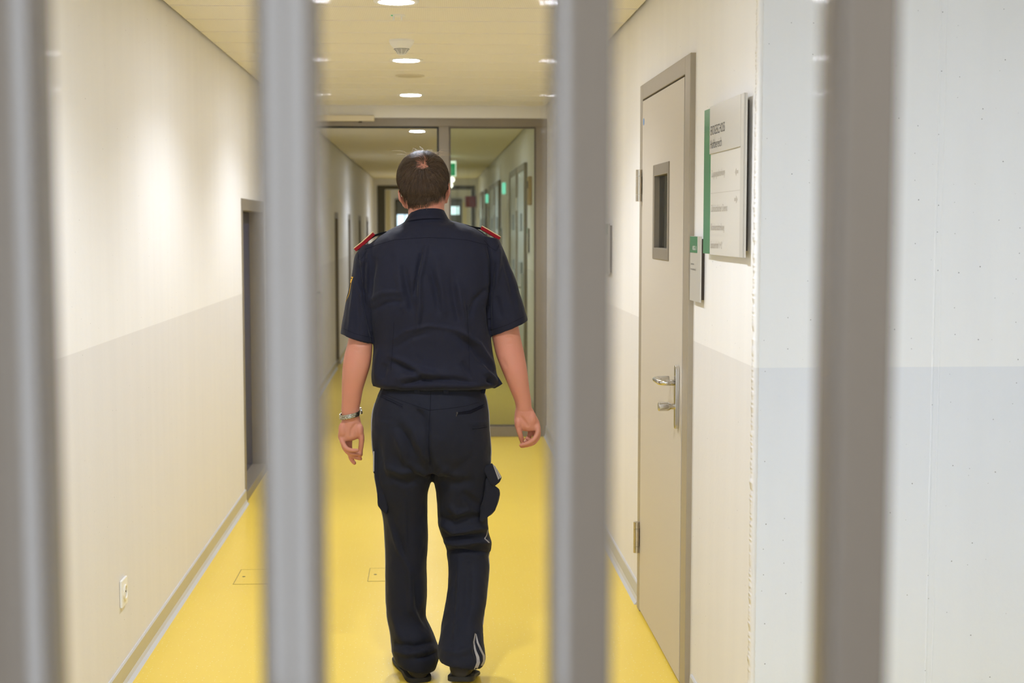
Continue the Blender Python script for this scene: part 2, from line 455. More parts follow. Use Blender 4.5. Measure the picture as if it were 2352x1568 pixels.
skirting('baseboard_right', 'R', XR, YJ + 0.02, 4.60, plinth_mat_r)
skirting('baseboard_right_2', 'R', XR, 5.785, YP, plinth_mat_r)
skirting('baseboard_right_3', 'R', XR, YP + 0.08, 12.5, plinth_mat_r)

# ------------------------------------------------------------------ near door on the right
def lever_handle(parent, x, y, zc, plate_z0, plate_z1, proud=0.045):
    """plate on the wall face x (corridor at smaller x), u-shaped lever and cylinder knob"""
    hd = 0.027
    poly = []
    for k in range(13):
        a = math.pi * k / 12; poly.append((y + hd / 1 * 0.62 * math.cos(a), plate_z1 - 0.016 + 0.016 * math.sin(a)))
    for k in range(13):
        a = math.pi + math.pi * k / 12; poly.append((y + hd * 0.62 * math.cos(a), plate_z0 + 0.016 + 0.016 * math.sin(a)))
    p = MB().prism(poly, 0, x - 0.013, x).build('handle_plate', steel_mat, parent, bevel=0.002)
    r = 0.0098; pts = []
    x0 = x - 0.012; xo = x - 0.062
    pts += [(x0, y, zc), (xo + 0.02, y, zc)]
    for k in range(1, 7):
        a = math.pi / 2 * k / 6; pts.append((xo + 0.02 - 0.02 * math.sin(a), y + 0.02 - 0.02 * math.cos(a), zc))
    pts.append((xo, y + 0.105, zc))
    for k in range(1, 7):
        a = math.pi / 2 * k / 6; pts.append((xo + 0.02 - 0.02 * math.cos(a), y + 0.105 + 0.02 * math.sin(a), zc))
    pts.append((x - 0.012, y + 0.125, zc))
    MB().tube(pts, r, 16).build('lever', steel_mat, parent, smooth=True)
    return p

door = empty('door_1', (XR, (D0 + D1) / 2, 0), kind='structure')
fx = XR - 0.018
fr = MB()
fo0, fo1, foz = 4.635, 5.745, 2.092
fr.box(fx, XR + 0.12, fo0, D0 + 0.02, 0, foz).box(fx, XR + 0.12, D1 - 0.02, fo1, 0, foz).box(fx, XR + 0.12, D0 + 0.02, D1 - 0.02, DZ - 0.012, foz)
fr.build('door_frame', mat('light_taupe_door_frame', srgb(158, 147, 128), 0.42, spec=0.4, noise_scale=40, noise_amt=0.04), door, bevel=0.003)
# dark rebate between frame and leaf
lx0, lx1 = XR - 0.0178, XR + 0.045
ly0, ly1, lz0, lz1 = 4.742, 5.675, 0.012, 2.026
vy0, vy1, vz0, vz1 = 5.03, 5.37, 1.425, 1.762
lf = MB()
lf.box(lx0, lx1, ly0, vy0, lz0, lz1).box(lx0, lx1, vy1, ly1, lz0, lz1).box(lx0, lx1, vy0, vy1, lz0, vz0).box(lx0, lx1, vy0, vy1, vz1, lz1)
lf.build('door_leaf', leaf_mat, door)
rs = MB()
rs.box(XR - 0.006, XR + 0.05, D0 + 0.0205, ly0 - 0.003, 0, DZ - 0.013).box(XR - 0.006, XR + 0.05, ly0 - 0.003, ly1, lz1 + 0.002, DZ - 0.013)
rs.box(XR - 0.006, XR + 0.05, ly1 + 0.0005, D1 - 0.0205, 0, DZ - 0.013)
rs.build('rebate_seal', black_rubber, door)
vf = MB(); t = 0.034; vx = lx0 - 0.004
vf.box(vx, lx1, vy0 - 0.008, vy0 + t * 0.55, vz0 - 0.004, vz1 + 0.004).box(vx, lx1, vy1 - t * 0.8, vy1 + 0.008, vz0 - 0.004, vz1 + 0.004)
vf.box(vx, lx1, vy0 + t * 0.55, vy1 - t * 0.8, vz1 - t * 1.1, vz1 + 0.004).box(vx, lx1, vy0 + t * 0.55, vy1 - t * 0.8, vz0 - 0.004, vz0 + t * 1.1)
vf.build('vision_frame', frame_mat, door, bevel=0.002)
box('vision_glass', door_glass, lx0 + 0.016, lx0 + 0.022, vy0 + 0.014, vy1 - 0.022, vz0 + 0.034, vz1 - 0.034, door)
box('vision_blind', mat('olive_blind', srgb(120, 122, 108), 0.6), lx0 + 0.075, lx0 + 0.08, vy0 - 0.03, vy1 + 0.03, vz0 - 0.03, vz1 + 0.03, door)
lever_handle(door, lx0, 4.80, 1.018, 0.862, 1.077)
kn = MB(); ky, kz = 4.80, 0.938
rings = []
for dx, r in ((0.0, 0.010), (0.018, 0.010), (0.020, 0.0115), (0.028, 0.0155), (0.058, 0.0155), (0.060, 0.013)):
    rings.append([(lx0 - 0.008 - dx, ky + r * math.cos(2 * math.pi * k / 24), kz + r * math.sin(2 * math.pi * k / 24)) for k in range(24)])
kn.rings(rings).build('lock_knob', steel_mat, door, smooth=False, bevel=0.0008)
for zc in (1.70, 0.302):
    hg = MB(); hy = ly1 + 0.006; hx = lx0 - 0.012
    for z0, z1 in ((zc + 0.036, zc + 0.062), (zc - 0.035, zc + 0.035), (zc - 0.062, zc - 0.036)):
        hg.cyl((hx, hy, z0), (hx, hy, z1), 0.0125, 20)
    hg.box(hx, lx0 + 0.002, hy - 0.006, hy + 0.002, zc + 0.037, zc + 0.061).box(hx, lx0 + 0.002, hy - 0.006, hy + 0.002, zc - 0.061, zc - 0.037)
    hg.build('hinge', hinge_mat, door)
MB().prism([(ly1 - 0.03 + 0.014 * math.cos(a), 1.945 + 0.014 * math.sin(a)) for a in np.linspace(0, 2 * math.pi, 20, endpoint=False)], 0, lx0 - 0.0006, lx0).build('sticker', blue_dot, door)

# ------------------------------------------------------------------ signs
TX, TY = (0, -1, 0), (0, 0, 1)
sg = empty('wall_sign', (XR, 4.09, 1.457), 'large floor directory sign with green stripe on the wall right of the grey door', 'sign')
sx = XR - 0.020
box('mounting_block', sign_back, sx + 0.006, XR, 3.845, 4.34, 1.475, 1.875, sg)
box('board', alu_sign_low, sx, sx + 0.006, 3.80, 4.27, 1.457, 1.890, sg, bevel=0.001)
box('green_stripe', sign_green, sx - 0.0006, sx + 0.006, 4.2705, 4.372, 1.459, 1.888, sg, bevel=0.001)
box('heading_plate', alu_sign, sx - 0.004, sx, 3.842, 4.268, 1.752, 1.890, sg, bevel=0.0008)
box('edge_rail', alu_sign, sx - 0.004, sx, 3.80, 3.838, 1.457, 1.890, sg, bevel=0.0008)
box('divider_line', ink_soft, sx - 0.0004, sx, 3.845, 4.268, 1.6365, 1.6375, sg)
zt = [(1.806, 0.027, 'ERDGESCHOSS', 0.205, ink, sx - 0.004), (1.767, 0.026, 'Haftbereich', 0.165, ink, sx - 0.004),
      (1.684, 0.021, 'Zugangsabteilung', 0.195, ink_soft, sx), (1.583, 0.021, 'Zahnärztlicher Dienst', 0.235, ink_soft, sx),
      (1.529, 0.021, 'Krankenabteilung', 0.195, ink_soft, sx), (1.477, 0.021, 'Spazierhof 1+2', 0.165, ink_soft, sx)]
for z, hgt, s, wd, mm, xx in zt:
    text_mesh('lettering', s, mm, sg, (xx, 4.252, z), TX, TY, hgt, wd, bold=-0.009)
def arrow(z, sgn, yc):
    w, h = 0.020, 0.008
    pts = [(-w * .2, h * .55), (w, h * .55), (w, -h * .55), (-w * .2, -h * .55), (-w * .2, -h * 1.25), (-w, 0), (-w * .2, h * 1.25)]
    MB().prism([(yc - sgn * p[0], z + p[1]) for p in pts], 0, sx - 0.0006, sx).build('arrow', ink_soft, sg)
arrow(1.687, 1, 3.90); arrow(1.613, -1, 3.905)

def door_plate(yc, zc, label, num, w=0.195, h=0.205, lines=(), group='green topped door plates'):
    o = empty('wall_sign_plate', (XR, yc, zc - h / 2), label, 'sign', group)
    x = XR - 0.016
    box('backing', sign_back, x + 0.005, XR, yc - w / 2 + 0.012, yc + w / 2 - 0.012, zc - h / 2 + 0.008, zc + h / 2 - 0.008, o)
    box('board', alu_sign, x, x + 0.005, yc - w / 2, yc + w / 2, zc - h / 2, zc + h / 2, o, bevel=0.0008)
    box('green_field', sign_green, x - 0.001, x, yc - w / 2 + 0.05, yc + w / 2 - 0.002, zc + h / 2 - 0.052, zc + h / 2 - 0.001, o)
    if num:
        text_mesh('lettering', num, ink_white, o, (x - 0.001, yc - w / 2 + 0.13 - 0.008, zc + h / 2 - 0.043), TX, TY, 0.0125, 0.066, bold=0.012)
    for k, s in enumerate(lines):
        text_mesh('lettering', s, ink, o, (x, yc + w / 2 - 0.014, zc + 0.012 - 0.0165 * k), TX, TY, 0.0065, 0.062 + 0.03 * k)
    return o
door_plate(4.53, 1.407, 'small green and silver room plate between the grey door and the directory sign', 'KEG.11', lines=('Sprechzimmer', 'Krankenabteilung 2'), w=0.175)
door_plate(6.86, 1.435, 'silver plate on the right wall edging out behind the second bar from the right', None, h=0.235)

# ------------------------------------------------------------------ socket, floor hatches
sk = empty('wall_socket', (XL, 4.85, 0.275), 'small white power socket low on the left wall', 'socket')
syc, szc = 4.85, 0.318
box('cover_plate', plastic_white, XL, XL + 0.009, syc - 0.043, syc + 0.043, szc - 0.046, szc + 0.046, sk, bevel=0.003)
ring = MB()
rr = []
for dx, r in ((0.009, 0.026), (0.014, 0.026), (0.014, 0.0215), (0.0095, 0.0205)):
    rr.append([(XL + dx, syc + r * math.cos(2 * math.pi * k / 32), szc + r * math.sin(2 * math.pi * k / 32)) for k in range(32)])
ring.rings(rr, caps=False).build('socket_ring', socket_cream, sk, smooth=False)
hol = MB()
for dy in (-0.0095, 0.0095): hol.cyl((XL + 0.009, syc + dy, szc), (XL + 0.0102, syc + dy, szc), 0.0028, 12)
hol.build('pin_hole', grille_dark, sk)

for i, (px0, py0, px1, py1, wdt, lab) in enumerate([
        (555, 1308, 533, 1342, 0.22, 'flush yellow floor hatch near the left wall, cut off by the second bar'),
        (848, 1305, 845, 1335, 0.20, 'flush yellow floor hatch just left of the walking officer')]):
    a = atZ(px0, py0, 0); b_ = atZ(px1, py1, 0); x0 = (a[0] + b_[0]) / 2; y0, y1 = b_[1], a[1]
    o = empty('floor_hatch', (x0 + wdt / 2, (y0 + y1) / 2, 0), lab, 'floor hatch', 'floor hatches')
    fr = MB(); t = 0.0026
    fr.box(x0, x0 + wdt, y0, y0 + t, -0.004, 0.0012).box(x0, x0 + wdt, y1 - t, y1, -0.004, 0.0012).box(x0, x0 + t, y0 + t, y1 - t, -0.004, 0.0012).box(x0 + wdt - t, x0 + wdt, y0 + t, y1 - t, -0.004, 0.0012)
    fr.build('hatch_frame', mat('hatch_edge_steel', srgb(150, 128, 62), 0.5), o)
    box('hatch_lid', floor_mat, x0 + t + .001, x0 + wdt - t - .001, y0 + t + .001, y1 - t - .001, -0.004, 0.0010, o)
    MB().cyl((x0 + 0.03, (y0 + y1) / 2, 0.001), (x0 + 0.03, (y0 + y1) / 2, 0.0016), 0.007, 16).build('lifting_hole', dark_metal, o)

# ------------------------------------------------------------------ ceiling fittings
def ceiling_light(y, x, label, r=0.066, on=True, power=57.0):
    o = empty('ceiling_light', (x, y, ZC), label, 'ceiling light', 'recessed ceiling lights')
    MB().lathe((x, y, ZC), [(r + 0.022, 0.0), (r + 0.022, -0.004), (r + 0.016, -0.007), (r + 0.004, -0.006), (r, -0.002), (r, 0.012), (r + 0.022, 0.012)]).build('trim_ring', plastic_white, o, smooth=False)
    seg = 40
    MB().lathe((x, y, ZC), [(r, -0.0022), (r, -0.0042), (r * 0.8, -0.0048)], seg).build('diffuser', lamp_mat if on else plastic_white, o)
    l = bpy.data.lights.new('lamp', 'SPOT'); l.energy = power; l.color = (0.88, 0.95, 1.09); l.spot_size = math.radians(140); l.spot_blend = 0.6; l.shadow_soft_size = 0.05
    lo = bpy.data.objects.new('lamp', l); COL.objects.link(lo); lo.parent = o; lo.location = (0, 0, -0.012)
for y, x, lab in ((1.68, -0.13, 'round white recessed ceiling light just past the bars'),
                  (3.68, -0.13, 'round white recessed ceiling light over the floor behind the officer'),
                  (5.68, -0.13, 'round white recessed ceiling light at the top edge of the photo'),
                  (7.66, -0.125, 'round white recessed ceiling light just beyond the smoke detector'),
                  (9.66, -0.13, 'round white recessed ceiling light nearest the glass partition on this side'),
                  (13.3, -0.12, 'round white ceiling light seen through the glass partition'),
                  ):
    ceiling_light(y, x, lab, power=44.0 if y > 12 else 57.0)
for y in (18.2, 24.4, 29.0):  # the last is an unseen lamp added to brighten the lobby
    ceiling_light(y, -0.12, 'round recessed ceiling light deep in the far corridor, the lobby one being added', power=44.0 if y < 27 else 260.0)
bl = empty('ceiling_speaker', (-0.118, 8.45, ZC), 'flat unlit round cover in the ceiling beyond the second light', 'loudspeaker')
MB().lathe((-0.118, 8.45, ZC), [(0.085, 0.0), (0.085, -0.004), (0.078, -0.006), (0.02, -0.005)]).build('cover', mat('beige_cover', (0.66, 0.60, 0.46, 1), 0.5), bl)
MB().lathe((-0.118, 8.45, ZC), [(0.070, -0.0062), (0.070, -0.0066), (0.02, -0.0064)]).build('grille', mat('beige_grille', (0.58, 0.52, 0.38, 1), 0.6), bl)

sd = empty('smoke_detector', (-0.133, 6.86, ZC), 'white dome smoke detector on the ceiling', 'smoke detector')
c = (-0.133, 6.86, ZC)
MB().lathe(c, [(0.058, 0.0), (0.058, -0.010), (0.052, -0.022), (0.040, -0.036), (0.036, -0.040)]).build('base', plastic_white, sd, smooth=False)
sl = MB()
for k in range(5):
    z = -0.041 - 0.0058 * k; r = 0.0365 - 0.0052 * k
    sl.lathe(c, [(r * 0.8, z), (r, z - .0005), (r - .001, z - 0.0026), (r * 0.8, z - 0.003)], 32)
sl.build('louvre_slot', grille_dark, sd)
MB().lathe(c, [(0.036, -0.038), (0.0345, -0.042), (0.0145, -0.066), (0.006, -0.068)], 32).build('chamber', plastic_white, sd)
ribs = MB()
for k in range(8):
    a = 2 * math.pi * k / 8 + math.pi * 1.5
    ribs.tube([(c[0] + 0.036 * math.cos(a), c[1] + 0.036 * math.sin(a), ZC - 0.040), (c[0] + 0.016 * math.cos(a), c[1] + 0.016 * math.sin(a), ZC - 0.068)], 0.0018, 6)
ribs.build('rib', plastic_white, sd)
MB().lathe(c, [(0.002, -0.060), (0.016, -0.066), (0.014, -0.069), (0.002, -0.070)], 24).build('cap', plastic_white, sd)

ps = empty('ceiling_sensor', (-0.133, 6.06, ZC), 'small white sensor with a green dot between the nearest light and the smoke detector', 'sensor')
MB().lathe((-0.133, 6.06, ZC), [(0.032, 0.0), (0.032, -0.003), (0.028, -0.005), (0.005, -0.005)]).build('base', plastic_white, ps)
for dx in (-0.016, 0.016): MB().cyl((-0.133 + dx, 6.045, ZC - 0.004), (-0.133 + dx, 6.045, ZC - 0.022), 0.0035, 10).build('pin', plastic_white, ps)
MB().cyl((-0.156, 6.035, ZC - 0.004), (-0.156, 6.035, ZC - 0.007), 0.004, 10).build('indicator', exit_green, ps)

# ------------------------------------------------------------------ glass partition
gp = empty('glass_partition', (0, YP + 0.035, 0), 'taupe framed glass partition with a door opening across the corridor', 'glass partition')
y0, y1 = YP, YP + 0.07
FZ = 2.318
fm = MB(); mx0, mx1 = 0.058, 0.133; jx0 = 0.762; FT = 0.06
fm.box(XL, XR, y0, y1, FZ - FT, FZ)
fm.box(XL, XL + 0.07, y0, y1, 0, FZ - FT).box(jx0, XR, y0, y1, 0, FZ - FT)
fm.box(mx0, mx1, y0, y1, 0, FZ - FT)
fm.build('frame', frame_mat, gp, bevel=0.004)
box('bottom_rail', frame_mat, mx1, jx0, y0, y1, 0, 0.076, gp, bevel=0.003)
# stepped glazing beads round the fixed pane
bd = MB(); bt = 0.012; zb = 0.076; zt_ = FZ - FT
bd.box(mx1, mx1 + bt, y0 + 0.012, y0 + 0.03, zb, zt_).box(jx0 - bt, jx0, y0 + 0.012, y0 + 0.03, zb, zt_)
bd.box(mx1 + bt, jx0 - bt, y0 + 0.012, y0 + 0.03, zt_ - bt, zt_).box(mx1 + bt, jx0 - bt, y0 + 0.012, y0 + 0.03, zb, zb + bt)
bd.build('glazing_bead', mat('dark_bead', srgb(96, 88, 74), 0.5), gp)
box('pane', glass_mat, mx1 + 0.001, jx0 - 0.001, y0 + 0.031, y0 + 0.037, zb + 0.001, zt_ - 0.001, gp)
se = MB()
se.box(XL + 0.07, mx0, y0 + 0.004, y0 + 0.03, zt_ - 0.013, zt_).box(mx0 - 0.013, mx0, y0 + 0.004, y0 + 0.03, 0, zt_ - 0.013).box(XL + 0.07, XL + 0.083, y0 + 0.004, y0 + 0.03, 0, zt_ - 0.013)
se.build('door_seal', black_rubber, gp)
# door leaf standing open against the left wall beyond
ol = MB(); a0, a1 = y1 + 0.02, y1 + 0.95; xx = XL + 0.06
ol.box(xx, xx + 0.05, a0, a0 + 0.08, 0.01, 2.25).box(xx, xx + 0.05, a1 - 0.08, a1, 0.01, 2.25).box(xx, xx + 0.05, a0 + 0.08, a1 - 0.08, 2.17, 2.25).box(xx, xx + 0.05, a0 + 0.08, a1 - 0.08, 0.01, 0.12)
ol = ol.build('door_leaf', frame_mat, gp, bevel=0.003)
box('leaf_pane', glass_mat, xx + 0.02, xx + 0.026, a0 + 0.08, a1 - 0.08, 0.12, 2.17, ol)
ha = MB(); ha.cyl((xx + 0.05, a1 - 0.04, 1.02), (xx + 0.10, a1 - 0.04, 1.02), 0.009, 12).cyl((xx + 0.10, a1 - 0.03, 1.02), (xx + 0.10, a1 - 0.15, 1.02), 0.009, 12)
ha.build('handle', steel_mat, ol)
struct(box('wall_bulkhead', white_mat, XL, XR, YP - 0.01, YP + 0.08, FZ, ZW))
clo = empty('rail_door_closer', (-0.65, YP - 0.02, 2.30), 'long cream door closer box over the glass door', 'door closer')
cx1 = atY(860, 274, YP - 0.02)[0]
box('body', mat('cream_closer', (0.70, 0.62, 0.44, 1), 0.45), -0.92, cx1, YP - 0.042, YP, 2.292, 2.334, clo, bevel=0.004)
MB().tube([(cx1 - 0.10, YP - 0.02, 2.2925), (cx1 - 0.10, YP - 0.02, 2.283)], 0.012, 16).build('spindle', dark_metal, clo)

# ------------------------------------------------------------------ corridor beyond
def cell_door(n, ya, yb, zt=2.10, label_mat=cell_door_mat):
    d = empty('door_%d' % n, (XR, (ya + yb) / 2, 0), kind='structure')
    f = MB(); t = 0.06; x = XR - 0.03
    f.box(x, XR, ya, ya + t, 0, zt).box(x, XR, yb - t, yb, 0, zt).box(x, XR, ya + t, yb - t, zt - t, zt)
    f.build('door_frame', frame_mat, d, bevel=0.003)
    box('door_leaf', label_mat, XR - 0.022, XR - 0.0005, ya + t, yb - t, 0.01, zt - t, d)
    yc = (ya + yb) / 2
    hw = (yb - ya) / 2 - t
    box('food_hatch', cell_panel_mat, XR - 0.040, XR - 0.022, yc - hw * .45, yc + hw * .45, 1.02, 1.22, d, bevel=0.004)
    box('spy_cover', cell_panel_mat, XR - 0.036, XR - 0.022, yc - hw * .3, yc + hw * .3, 1.50, 1.66, d, bevel=0.004)
    box('lock_case', mat('lock_steel', srgb(196, 200, 200), 0.25, metal=0.6), XR - 0.05, XR - 0.022, ya + t + 0.03, ya + t + 0.15, 0.85, 1.12, d, bevel=0.005)
    MB().tube([(XR - 0.05, ya + t + 0.09, 1.0), (XR - 0.085, ya + t + 0.09, 1.0), (XR - 0.088, ya + t + 0.19, 1.0)], 0.010, 12).build('handle', steel_mat, d, smooth=True)
    for zc in (0.3, 1.75): MB().cyl((XR - 0.03, yb - t, zc - 0.06), (XR - 0.03, yb - t, zc + 0.06), 0.014, 12).build('hinge', steel_mat, d)
cell_door(7, 12.75, 13.85); cell_door(8, 14.0, 15.2); cell_door(9, 17.6, 18.7); cell_door(10, 18.9, 20.6); cell_door(11, 21.9, 23.0); cell_door(12, 23.3, 24.6)
door_plate(12.52, 1.42, 'small green topped plate beside the first steel door beyond the glass', None, w=0.14, h=0.22)
door_plate(17.42, 1.42, 'small green topped plate beside the second pair of steel doors beyond the glass', None, w=0.14, h=0.22)
ib = empty('wall_mounted_box', (XR, 12.25, 1.72), 'small tan box high on the right wall beyond the glass', 'box')
box('housing', mat('tan_plastic', srgb(190, 160, 105), 0.5), XR - 0.03, XR, 12.16, 12.34, 1.72, 1.96, ib, bevel=0.006)
box('speaker_slots', grille_dark, XR - 0.031, XR - 0.03, 12.20, 12.30, 1.86, 1.92, ib)
for y, z, lab in ((16.3, 1.90, 'small green glow added for a reflection on the right wall between the far steel doors'), (21.2, 1.88, 'small green glow added for a reflection on the right wall near the far end')):  # green reflections built as added glowing boxes on the wall
    cl = empty('wall_reflection_glow', (XR, y, z), lab, 'lamp', 'green reflection glows')
    box('base', plastic_white, XR - 0.012, XR, y - 0.07, y + 0.07, z - 0.01, z + 0.14, cl, bevel=0.004)
    box('lens', mat('mint_reflection_glow', srgb(120, 220, 200), 0.3, emit=srgb(130, 235, 215), emit_strength=0.6), XR - 0.05, XR - 0.012, y - 0.05, y + 0.05, z, z + 0.13, cl, bevel=0.012)

es = empty('exit_sign', (0.24, 18.0, 2.12), 'green and white lit escape sign hanging from the far corridor ceiling', 'exit sign')
ex0, ex1, ez0, ez1 = 0.04, 0.312, 2.155, 2.345
box('housing', exit_white, ex0, ex1, 18.0, 18.05, ez0, ez1, es, bevel=0.004)
box('suspension', plastic_white, 0.18, 0.22, 18.015, 18.035, ez1, ZC, es)
def flat(polys, name, m):
    b = MB()
    for pl in polys: b.prism(pl, 1, 17.998, 18.0)
    b.build(name, m, es)
flat([[(ex1 - 0.13, ez0 + 0.01), (ex1 - 0.01, ez0 + 0.01), (ex1 - 0.01, ez1 - 0.03), (ex1 - 0.13, ez1 - 0.03)]], 'door_symbol', exit_green)
flat([[(ex0 + 0.02, ez0 + 0.10), (ex0 + 0.06, ez0 + 0.15), (ex0 + 0.06, ez0 + 0.12), (ex0 + 0.12, ez0 + 0.12), (ex0 + 0.12, ez0 + 0.08), (ex0 + 0.06, ez0 + 0.08), (ex0 + 0.06, ez0 + 0.05)]], 'arrow_symbol', exit_green)
for y, x, z, lab in ((23.5, 0.30, 2.20, 'lower of two white glowing domes added for glass reflections near the far escape sign'), (24.5, 0.345, 2.32, 'upper of two white glowing domes added for glass reflections near the far escape sign')):  # glowing domes added to stand for bright reflections in the glass
    o = empty('ceiling_reflection_dome', (x, y, ZC), lab, 'lamp', 'added reflection domes')
    MB().cyl((x, y, z + 0.04), (x, y, ZC), 0.006, 8).build('stem', plastic_white, o)
    MB().lathe((x, y, z), [(0.01, 0.045), (0.045, 0.035), (0.055, 0.0), (0.045, -0.03), (0.01, -0.045)], 24).build('dome', reflection_soft, o, smooth=True)

# far end: dark door frame, lobby behind with cream wall and windows
we = MB(); hx0, hx1, hz = -0.97, 0.80, 2.28
we.box(XL, hx0, YE, YE + 0.12, 0, ZW).box(hx1, XR, YE, YE + 0.12, 0, ZW).box(hx0, hx1, YE, YE + 0.12, hz, ZW)
struct(we.build('wall_end', wall_mat))
fd = empty('door_13', (0, YE, 0), kind='structure')
fdm = mat('dark_olive_frame', srgb(70, 66, 52), 0.5)
f = MB()
f.box(hx0, -0.830, YE - 0.02, YE + 0.06, 0, hz).box(hx1 - 0.07, hx1, YE - 0.02, YE + 0.06, 0, hz).box(-0.830, hx1 - 0.07, YE - 0.02, YE + 0.06, hz - 0.07, hz)
f.build('door_frame', fdm, fd, bevel=0.004)
box('door_handle', steel_mat, -0.90, -0.88, YE - 0.06, YE - 0.02, 0.95, 1.15, fd, bevel=0.003)
rsn = empty('red_sign', (0.72, YE - 0.03, 1.90), 'square dark red sign on the right jamb of the far doorway', 'sign')
box('plate', red_sign_mat, 0.62, 0.82, YE - 0.045, YE - 0.02, 1.89, 2.09, rsn, bevel=0.003)
box('pictogram', mat('pale_red', srgb(170, 90, 86), 0.5), 0.69, 0.70, YE - 0.047, YE - 0.045, 1.93, 2.05, rsn)
# lobby wall with two dark framed windows
struct(box('wall_lobby', white_mat, XL, XR, 32.0, 32.15, 0, ZW))
for n, x0, x1, z0, z1, p0, p1 in ((2, -0.78, -0.20, 0.4, 2.13, 1.35, 1.80), (3, 0.36, 0.68, 0.4, 2.13, 1.80, 1.98)):
    o = empty('window_%d' % n, ((x0 + x1) / 2, 31.98, z0), kind='structure')
    b = MB(); t = 0.04
    b.box(x0, x0 + t, 31.93, 32.0, z0, z1).box(x1 - t, x1, 31.93, 32.0, z0, z1).box(x0 + t, x1 - t, 31.93, 32.0, z1 - t, z1).box(x0 + t, x1 - t, 31.93, 32.0, z0, z0 + t)
    b.build('window_frame', fdm, o)
    box('window_dark_pane', mat('dark_window_pane', srgb(84, 84, 74), 0.3), x0 + t, x1 - t, 31.96, 31.985, z0 + t, z1 - t, o)
    box('window_bright_pane', window_light, x0 + t, x1 - t - 0.02, 31.94, 31.955, p0, p1, o)
    box('mullion', mat('pale_mullion', srgb(170, 180, 180), 0.5), x0 + 0.2, x0 + 0.22, 31.925, 31.94, p0, p1, o)
lj = MB(); lj.box(-0.828, -0.745, YE + 0.3, YE + 0.36, 0, 2.20).box(0.60, 0.68, YE + 1.2, YE + 1.26, 0, 2.0)
struct(lj.build('trim_3', mat('cream_jamb', srgb(236, 226, 184), 0.5)))

# ------------------------------------------------------------------ barred gate in the foreground
BY0, BY1 = 0.745, 0.788
bg = empty('barred_gate', (0.6, BY0 + 0.02, 0), 'grey steel barred gate whose blurred upright bars stand right in front of the camera', 'gate')
cxs = [atY(p, 784, BY0)[0] for p in (18, 663, 1341, 1988)]
stepx = (cxs[3] - cxs[0]) / 3
xs = [cxs[0] + stepx * k for k in range(-5, 15)]
for i, x in enumerate(xs):
    if x < XL + 0.05 or x > XS - 0.05: continue
    if 5 <= i <= 8: x = cxs[i - 5]
    prof = []
    def arc(cx_, cy_, r_, a0_, a1_, n_=5):
        for q in range(n_ + 1):
            a_ = math.radians(a0_ + (a1_ - a0_) * q / n_); prof.append((cx_ + r_ * math.cos(a_), cy_ + r_ * math.sin(a_)))
    hw_, rc = 0.0158, 0.003
    arc(x - hw_ + rc, BY0 + rc, rc, 180, 270); arc(x + hw_ - rc, BY0 + rc, rc, 270, 360)
    for q in range(1, 16): prof.append((x + hw_ + 0.0010 * math.sin(math.pi * q / 16), BY0 + rc + (BY1 - BY0 - 2 * rc) * q / 16))
    arc(x + hw_ - rc, BY1 - rc, rc, 0, 90); arc(x - hw_ + rc, BY1 - rc, rc, 90, 180)
    for q in range(1, 16): prof.append((x - hw_ - 0.0010 * math.sin(math.pi * q / 16), BY1 - rc - (BY1 - BY0 - 2 * rc) * q / 16))
    bo = MB().prism(prof, 2, 0.05, ZC - 0.05).build('bar', bar_mat, bg, smooth=True)
    ed = bo.modifiers.new('split', 'EDGE_SPLIT'); ed.split_angle = math.radians(60)
box('bottom_rail', bar_mat, XL + 0.002, XS - 0.002, BY0 - 0.006, BY1 + 0.006, 0.0, 0.0505, bg, bevel=0.003)
box('top_rail', bar_mat, XL + 0.002, XS - 0.002, BY0 - 0.006, BY1 + 0.006, ZC - 0.0505, ZC - 0.0005, bg, bevel=0.003)

# ------------------------------------------------------------------ the walking officer
Y0 = 4.90
skin_mat = mat('skin', (0.44, 0.185, 0.115, 1), 0.5, spec=0.35, sss=0.10, noise_scale=45, noise_amt=0.16, bump=0.2, bump_scale=260)
shirt_mat = mat('navy_shirt_cloth', (0.0082, 0.0086, 0.0185, 1), 0.78, spec=0.22, sheen=0.05, noise_scale=14, noise_amt=0.10, bump=0.25, bump_scale=900)
trouser_mat = mat('dark_navy_trouser_cloth', (0.0076, 0.0084, 0.0160, 1), 0.76, spec=0.22, sheen=0.04, noise_scale=14, noise_amt=0.10, bump=0.25, bump_scale=1000)
seam_mat = mat('seam_thread', (0.0045, 0.0047, 0.009, 1), 0.8, spec=0.1)
stripe_mat = mat('light_grey_piping', srgb(146, 141, 138), 0.6)
hair_mat = mat('brown_hair', (0.066, 0.040, 0.024, 1), 0.42, spec=0.5)
hair_lit = mat('brown_hair_highlight', (0.15, 0.092, 0.054, 1), 0.4, spec=0.5)  # lighter copy of the hair colour, painting in its highlights
hair_pale = mat('lit_stray_hair', (0.36, 0.25, 0.13, 1), 0.4, spec=0.5)  # pale colour paints the light caught by the stray hairs
scalp_mat = mat('hair_undercoat', (0.044, 0.027, 0.016, 1), 0.8, spec=0.1)
shoe_mat = mat('black_shoe_leather', (0.020, 0.016, 0.011, 1), 0.6, spec=0.3, bump=0.1, bump_scale=300)
sole_mat = mat('black_rubber_sole', (0.010, 0.009, 0.008, 1), 0.7)
red_cloth = mat('red_epaulette_cloth', srgb(128, 10, 20), 0.75, spec=0.2, bump=0.2, bump_scale=900)
gold_cord = mat('pale_gold_cord', srgb(222, 190, 140), 0.5)
black_cloth = mat('black_strap_cloth', (0.004, 0.004, 0.005, 1), 0.85, spec=0.1)
yellow_thread = mat('yellow_patch_thread', srgb(232, 178, 40), 0.6)
grey_thread = mat('grey_patch_thread', srgb(120, 132, 140), 0.6)

